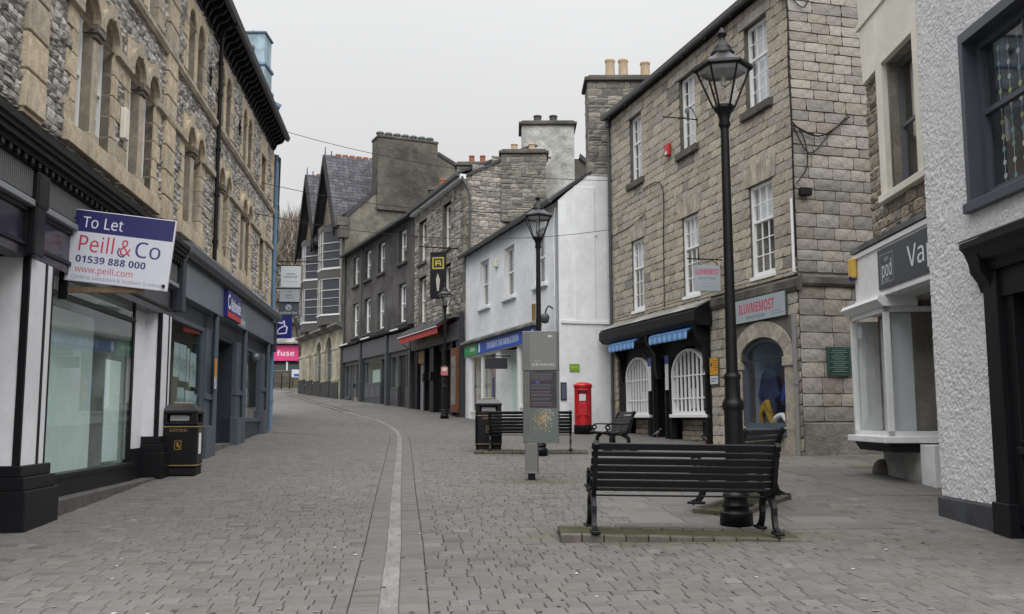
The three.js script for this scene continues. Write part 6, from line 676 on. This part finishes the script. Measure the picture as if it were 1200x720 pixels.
function plinth(x, d, len, wid, yaw, label, hgt = .07, tilt = 0, sink = 0) { // row of kerb bricks round a bedded strip
  const t = thing('bench_plinth', label, 'plinth'); t.position.set(x, G(x, d), -d); t.quaternion.copy(slopeQuat(x, d, yaw)); t.rotateZ(tilt); t.position.y -= sink; const r = rng(x * 50 | 0), br = [mat(.12, .112, .09, { map: T.stone }), mat(.10, .098, .07, { map: T.stone }), mat(.135, .12, .1, { map: T.stone })], ms = mat(.085, .088, .035, { map: T.blotch, roughness: 1, bumpMap: T.bBlotch, bumpScale: .02 });
  for (const s of [-1, 1]) for (let a = -len / 2; a < len / 2 - .02;) { const w = Math.min(.2 + .02 * r(), len / 2 - a); mesh('brick', rb(a + .004, a + w - .004, -.03, hgt - .006 * r(), s > 0 ? wid / 2 - .1 : -wid / 2, s > 0 ? wid / 2 : -wid / 2 + .1, .012), br[r() * 3 | 0], t); a += w; }
  mesh('moss_bed', [bx(-len / 2 + .01, len / 2 - .01, -.03, hgt - .016, -wid / 2 + .1, wid / 2 - .1)], ms, t); return hgt;
}
{
  const g = 'slatted black benches along the street';
  plinth(1.63, 9.62, 2.35, .62, .0, 'mossy brick plinth under the bench with its back to the open street', .075, -.024, .022); const b1 = makeBench('park_bench', 'black slatted bench with its back turned, in front of the lamp post', 1.86, g); placeOn(b1, 1.68, 9.62, Math.PI + .03, .055); b1.rotation.z = .018;
  plinth(2.88, 11.95, 2.0, .6, Math.PI / 2 - .56, 'low mossy brick plinth under the bench behind the lamp post'); const b2 = makeBench('park_bench', 'black slatted bench set at an angle behind the lamp post', 1.8, g); placeOn(b2, 2.9, 12.0, -Math.PI / 2 - .52, .075);
  const b3 = makeBench('park_bench', 'black slatted bench seen end on beside the red post box', 1.8, g); placeOn(b3, 2.38, 22.2, -Math.PI / 2 + .09, .0);
  plinth(.42, 21.15, 2.5, .6, -.06, 'low brick plinth under the bench beside the litter bin', .06); const b4 = makeBench('park_bench', 'black slatted bench beside the litter bin, behind the information post', 1.85, g); placeOn(b4, .40, 21.2, Math.PI - .06, .05);
}
// lamp post with six sided tapered lantern
function makeLamp(name, label, group) {
  const t = thing(name, label, 'street lamp', [0, 0, 0], 0, group);
  mesh('base', lathe([[0, 0], [.175, 0], [.175, .13], [.16, .15], [.135, .155], [.135, .19], [.15, .205], [.15, .225], [.125, .25], [.125, .3], [.14, .315], [.14, .335], [.105, .36]], 24), M.iron, t); mesh('column', lathe([[.105, .34], [.1, .5], [.098, 1.22], [.112, 1.24], [.118, 1.28], [.112, 1.32], [.085, 1.36], [.083, 1.56], [.092, 1.575], [.092, 1.61], [.064, 1.64], [.056, 2.6], [.046, 4.3], [.046, 4.47]], 20), M.iron, t);
  mesh('collar', lathe([[.046, 4.38], [.07, 4.42], [.056, 4.48], [.08, 4.56], [.115, 4.6], [.12, 4.63], [0, 4.63]], 18), M.iron, t);
  const y0 = 4.62, y1 = 5.07, r0 = .115, r1 = .3, P = (r, k, y) => { const a = Math.PI / 6 + k * Math.PI / 3; return [r * Math.cos(a), y, r * Math.sin(a)]; }, fr = [];
  for (let k = 0; k < 6; k++) { fr.push(tube([P(r0, k, y0), P((r0 + r1) / 2, k, (y0 + y1) / 2), P(r1, k, y1)], .012, 5, 2), tube([P(r0, k, y0 + .01), P(r0, k + .5, y0 + .01).map((v, i) => i === 1 ? v : v * .88), P(r0, k + 1, y0 + .01)], .014, 5, 3)); const A = P(r0, k, y0), B = P(r0, k + 1, y0), C2 = P(r1, k + 1, y1), D2 = P(r1, k, y1), g = new THREE.BufferGeometry(); g.setAttribute('position', new THREE.Float32BufferAttribute([...A, ...C2, ...B, ...A, ...D2, ...C2], 3)); g.setAttribute('uv', new THREE.Float32BufferAttribute([0, 0, 1, 1, 1, 0, 0, 0, 0, 1, 1, 1], 2)); g.computeVertexNormals(); mesh('pane', g, M.glass, t); }
  for (let k = 0; k < 6; k++) { const a = P(r1 + .015, k, y1), c = P(r1 + .015, k + 1, y1); fr.push(tube([a, a.map((v, i) => (v + c[i]) / 2), c], .022, 5, 2)); } mesh('lantern_frame', fr, M.iron, t);
  const hex = (list) => { const g = new THREE.LatheGeometry(list.map(([r, y]) => new THREE.Vector2(r, y)), 6); g.rotateY(Math.PI / 3); const n = g.toNonIndexed(); n.computeVertexNormals(); return n; };
  mesh('roof', [hex([[.335, y1 + .005], [.335, y1 + .03], [.29, y1 + .05], [.15, y1 + .15], [.13, y1 + .17]])], mat(.03, .03, .036, { roughness: .3 }), t); mesh('reflector', [hex([[0, y1 - .012], [.285, y1 - .02], [.26, y1 - .055]].reverse())], mat(.4, .41, .42, { roughness: .4 }), t); mesh('finial', lathe([[.13, y1 + .16], [.14, y1 + .19], [.105, y1 + .22], [.105, y1 + .245], [.09, y1 + .27], [.05, y1 + .33], [.03, y1 + .37], [.058, y1 + .4], [.058, y1 + .43], [.025, y1 + .46], [.012, y1 + .49], [0, y1 + .5]], 16), M.iron, t); mesh('lamp_bulb', [cyl(0, y1 - .19, y1 - .04, 0, .03, .03, 10)], mat(.5, .5, .48, { roughness: .3 }), t); return t;
}
{
  const g = 'lantern lamp posts along the street', l1 = makeLamp('street_lamp', 'tall black lamp post with hexagonal lantern rising behind the bench', g); placeOn(l1, 2.4, 10.35, .35);
  const cp = (x, d, yaw, label, s = 1) => { const c = l1.clone(); c.name = numbered('street_lamp'); c.userData = { ...l1.userData, label }; scene.add(c); placeOn(c, x, d, yaw); c.scale.setScalar(s); return c; };
  cp(.575, 20.4, .1, 'black lamp post with lantern in front of the white rendered building', 1.02); cp(-2.85, 40.0, .5, 'black lamp post with a pink red notice outside the rubble pub', 1.03); cp(-17.5, 78.6, .3, 'distant black lamp post past the gabled building', 1.12);
  const rs = thing('post_sign', 'small pink red notice fixed on the lamp post outside the pub', 'sign', [-2.85, G(-2.85, 40) + 2.0, -39.88]); mesh('panel', [rb(-.15, .15, -.2, .16, .02, .04, .02)], mat(.42, .13, .14), rs); mesh('print', [rb(-.1, .1, -.02, .12, .04, .045, .002)], mat(.6, .5, .5), rs); mesh('clip', [rb(-.05, .05, -.22, .22, -.02, .03, .005)], M.lead, rs);
}
// litter bins
function makeBin(label, x, d, yaw, litter) {
  const t = thing('litter_bin', label, 'litter bin'); placeOn(t, x, d, yaw); const oct = (w, c) => [[-w + c, -w], [w - c, -w], [w, -w + c], [w, w - c], [w - c, w], [-w + c, w], [-w, w - c], [-w, -w + c]], ex = (w, c, y0, y1, bev = .012) => { const g = new THREE.ExtrudeGeometry(shapeOf(oct(w - bev, c)), { depth: y1 - y0 - 2 * bev, bevelEnabled: true, bevelSize: bev, bevelThickness: bev, bevelSegments: 1 }); g.rotateX(-Math.PI / 2); g.translate(0, y0 + bev, 0); return g; };
  const gold = mat(.33, .23, .07, { roughness: .4 }); mesh('base', [ex(.285, .05, 0, .13)], M.blackMatt, t); mesh('body', [ex(.3, .055, .13, .84)], M.black, t); mesh('gold_line', [ex(.302, .055, .16, .172, .002), ex(.302, .055, .80, .812, .002)], gold, t); mesh('corner_post', [[-1, -1], [1, -1], [1, 1], [-1, 1]].map(([a, c]) => rb(a * .24 - .05, a * .24 + .05, .84, 1.05, c * .24 - .05, c * .24 + .05, .012)), M.black, t); mesh('liner', [ex(.2, .04, .84, 1.04)], M.roofDark, t); mesh('rim', [ex(.3, .055, .84, .875), ex(.3, .055, 1.02, 1.07)], M.black, t);
  mesh('hood', [(() => { const g = lathe([[0, .12], [.16, .115], [.28, .08], [.4, .0], [.4, -.02], [0, -.02]], 4); g.rotateY(Math.PI / 4); const n = g.toNonIndexed(); n.computeVertexNormals(); n.scale(1.06, 1, 1.06); n.translate(0, 1.08, 0); return n; })()], mat(.03, .03, .032, { roughness: .28 }), t); mesh('stub_plate', [rb(-.13, .13, 1.185, 1.215, -.13, .13, .012)], mat(.25, .21, .14, { roughness: .4 }), t);
  for (let k = 0; k < 4; k++) { const g = grp('face', t); g.rotation.y = k * Math.PI / 2; printMesh('lettering', .34, .07, 160, (x2, w, h) => { x2.fillStyle = '#0c0c0e'; x2.fillRect(0, 0, w, h); fitText(x2, 'LITTER', w / 2, h / 2, w * .8, 'bold $px serif', h * .8, '#8a6b2a'); }, g, [0, .745, .3015]); printMesh('emblem', .12, .16, 64, (x2, w, h) => { x2.fillStyle = '#14120e'; x2.fillRect(0, 0, w, h); x2.strokeStyle = '#8a6a2a'; x2.lineWidth = 5; x2.strokeRect(4, 4, w - 8, h - 8); x2.fillStyle = '#a78236'; x2.beginPath(); x2.arc(w * .45, h * .28, 7, 0, 7); x2.fill(); x2.fillRect(w * .34, h * .38, 13, 22); x2.fillRect(w * .6, h * .5, 10, 28); }, g, [0, .5, .3015]); mesh('flap', [rb(-.16, .16, .9, 1.0, .2, .22, .01)], mat(.3, .32, .32, { roughness: .35 }), g); }
  if (litter) mesh('sticker', [rb(.3, .306, .35, .7, -.05, .12, .001)], M.whitePaint, t); return t;
}
makeBin('black litter bin with gold trim against the black and white shop', -5.62, 16.25, .12, 1); makeBin('black litter bin with gold trim beside the slatted bench', -.55, 21.85, .05);
// information totem
{
  const t = thing('information_totem', 'grey metal town information totem with map panel', 'sign'); placeOn(t, .42, 15.3, -.12); const gm = mat(.15, .152, .15, { roughness: .45, map: T.soft }), gd = mat(.115, .115, .112, { roughness: .5, map: T.soft });
  mesh('foot', [rb(-.17, -.06, -.05, .12, -.06, .06, .01)], M.iron, t); mesh('post', [rb(-.21, -.01, .11, .58, -.1, .1, .012), rb(-.22, .0, .1, .13, -.11, .11, .008)], gm, t); mesh('cabinet', [rb(-.24, .32, .58, 1.32, -.11, .09, .01), rb(-.24, .32, 1.325, 1.72, -.11, .09, .01), rb(-.25, .325, 1.73, 2.37, -.12, .1, .012)], gm, t); mesh('side_channel', [rb(-.235, -.15, .585, 1.72, .09, .1, .004)], gd, t);
  printMesh('header', .42, .6, 420, (x, w, h) => { x.fillStyle = '#6e706e'; x.fillRect(0, 0, w, h); fitText(x, 'KENDAL', w * .53, h * .86, w * .92, '$px sans-serif', h * .09, '#b9bcba'); fitText(x, 'Historic', w * .3, h * .76, w * .26, '$px sans-serif', h * .045, '#b4b7b5'); x.fillStyle = '#b4b7b5'; x.beginPath(); x.ellipse(w * .78, h * .1, w * .1, h * .03, 0, 0, 7); x.fill(); x.strokeStyle = '#6e706e'; x.lineWidth = 4; x.beginPath(); x.moveTo(w * .7, h * .1); x.lineTo(w * .86, h * .1); x.stroke(); }, t, [.085, 2.045, .1015]);
  printMesh('text_panel', .43, .57, 420, (x, w, h) => { const r = rng(5); x.fillStyle = '#2b2a30'; x.fillRect(0, 0, w, h); for (let k = 0; k < 24; k++) { const y = h * (.04 + .039 * k); if ([6, 7, 12, 17, 20].includes(k)) { if (k === 6 || k === 7) { x.fillStyle = '#3d62a8'; x.fillRect(w * .24, y - 2, w * .12, 12); } continue; } let a = w * .06; x.fillStyle = k % 9 === 5 ? '#8a4660' : '#77757c'; while (a < w * (.7 + .22 * r())) { const l = 8 + 22 * r(); x.fillRect(a, y, l, 6); a += l + 6; } } }, t, [.085, 1.43 - .0, .0965]);
  printMesh('map_panel', .44, .68, 420, (x, w, h) => { const r = rng(8), cs = ['#5d8f92', '#a9a04a', '#a84c3f', '#c98a2c', '#7f9a72', '#b9b7a8', '#6f5a78', '#9fb5b8']; x.fillStyle = '#57605d'; x.fillRect(0, 0, w, h); for (let k = 0; k < 260; k++) { const a = r() * 6.28, q = r() ** .8, px = w * (.5 + .4 * q * Math.cos(a)), py = h * (.42 + .2 * q * Math.sin(a)) + (r() < .3 ? h * .3 * r() : 0); x.fillStyle = cs[(px / w * 4 + r() * 4) % 8 | 0]; x.fillRect(px, py, 5 + 12 * r(), 5 + 12 * r()); } }, t, [.085, .95, .0915]);
}
// pillar post box
{
  const t = thing('post_box', 'red cylindrical pillar post box on a black base by the white wall', 'post box'); placeOn(t, 2.16, 29.1, -.12); const red = mat(.42, .012, .018, { roughness: .33 });
  mesh('base', lathe([[0, 0], [.285, 0], [.285, .26], [.27, .28], [0, .28]], 28), M.blackMatt, t); mesh('body', lathe([[.262, .28], [.262, 1.38], [.27, 1.39], [.27, 1.41], [.262, 1.42]], 28), red, t); mesh('cap', lathe([[.262, 1.41], [.29, 1.425], [.29, 1.48], [.27, 1.51], [.2, 1.55], [.1, 1.575], [0, 1.58]], 28), red, t); mesh('aperture', [rb(-.15, .15, 1.25, 1.32, .22, .275, .01)], M.roofDark, t); mesh('hood', [rb(-.17, .17, 1.32, 1.35, .2, .29, .008)], red, t); mesh('collection_plate', [rb(-.1, .1, 1.0, 1.2, .235, .268, .004)], mat(.5, .52, .52), t); mesh('door_line', [rb(-.2, .2, .52, .535, .16, .255, .003)], mat(.3, .01, .014), t); mesh('door', [rb(-.13, .13, .56, .95, .2, .268, .01)], red, t);
}
// pigeons: one continuous body each, legs below
function pigeon(x, d, yaw, label) {
  const t = thing('pigeon', label, 'bird', [0, 0, 0], 0); placeOn(t, x, d, yaw);
  const st = [[.17, .225, .002, .002], [.155, .23, .007, .006], [.14, .238, .022, .022], [.12, .242, .028, .028], [.10, .23, .026, .027], [.085, .2, .026, .032], [.06, .16, .045, .052], [.02, .135, .058, .06], [-.03, .12, .056, .052], [-.08, .105, .042, .034], [-.13, .09, .03, .016], [-.19, .075, .028, .007], [-.24, .066, .024, .004], [-.245, .065, .001, .001]], n = 12, P = [], K = [], I = [];
  st.forEach(([z, y, rx, ry], j) => { for (let i = 0; i <= n; i++) { const a = i / n * Math.PI * 2; P.push(rx * Math.cos(a), y + ry * Math.sin(a), z); const hd = z > .1 && z < .145, nk = z > .05 && z <= .1, c = z > .15 ? [.1, .09, .08] : hd ? [.10, .11, .13] : nk ? [.06, .075, .07] : j === 8 || j === 10 ? [.07, .07, .08] : [.17, .175, .19]; K.push(...c); } }); for (let j = 0; j < st.length - 1; j++) for (let i = 0; i < n; i++) { const a = j * (n + 1) + i; I.push(a, a + n + 1, a + 1, a + 1, a + n + 1, a + n + 2); }
  const g = new THREE.BufferGeometry(); g.setAttribute('position', new THREE.Float32BufferAttribute(P, 3)); g.setAttribute('color', new THREE.Float32BufferAttribute(K, 3)); g.setIndex(I); g.computeVertexNormals(); mesh('body', g, mat(1, 1, 1, { vertexColors: true, roughness: .7 }), t); for (const s of [-1, 1]) { mesh('leg', [tube([[s * .022, .09, .0], [s * .024, .045, -.008], [s * .024, .004, .004]], .005, 5), tube([[s * .024, .005, -.02], [s * .024, .005, .035]], .0045, 4), tube([[s * .024, .005, .0], [s * .04, .005, .028]], .004, 4)], mat(.3, .1, .09), t); mesh('eye', at(new THREE.SphereGeometry(.004, 6, 5), s * .024, .245, .125), mat(.3, .1, .02), t); }
}
pigeon(4.85, 24.1, -.9, 'grey pigeon walking on the setts below the wider barred window'); pigeon(4.1, 27.0, .7, 'dark pigeon standing at the black shop door');
// cables over the street
for (const [a, c, sag, label] of [[[-7.2, 8.15, -26.0], [1.4, 8.2, -30.2], .35, 'thin dark cable sagging from the rubble block to the white building'], [[-7.1, 7.05, -25.0], [3.25, 7.6, -30.3], .5, 'lower thin cable crossing from the rubble block to the stone building'], [[-7.3, 10.4, -28.3], [3.3, 9.2, -30.2], .4, 'upper thin cable crossing high over the street']]) {
  const t = thing('overhead_cable', label, 'cable', a, 0, 'cables over the street'), p = []; for (let i = 0; i <= 10; i++) { const q = i / 10; p.push([(c[0] - a[0]) * q, (c[1] - a[1]) * q - sag * 4 * q * (1 - q), (c[2] - a[2]) * q]); } mesh('wire', tube(p, .009, 5, 30), M.blackMatt, t);
}
scene.traverse((o) => { if (o.isMesh) { o.castShadow = true; o.receiveShadow = true; } });
renderer.render(scene, camera);
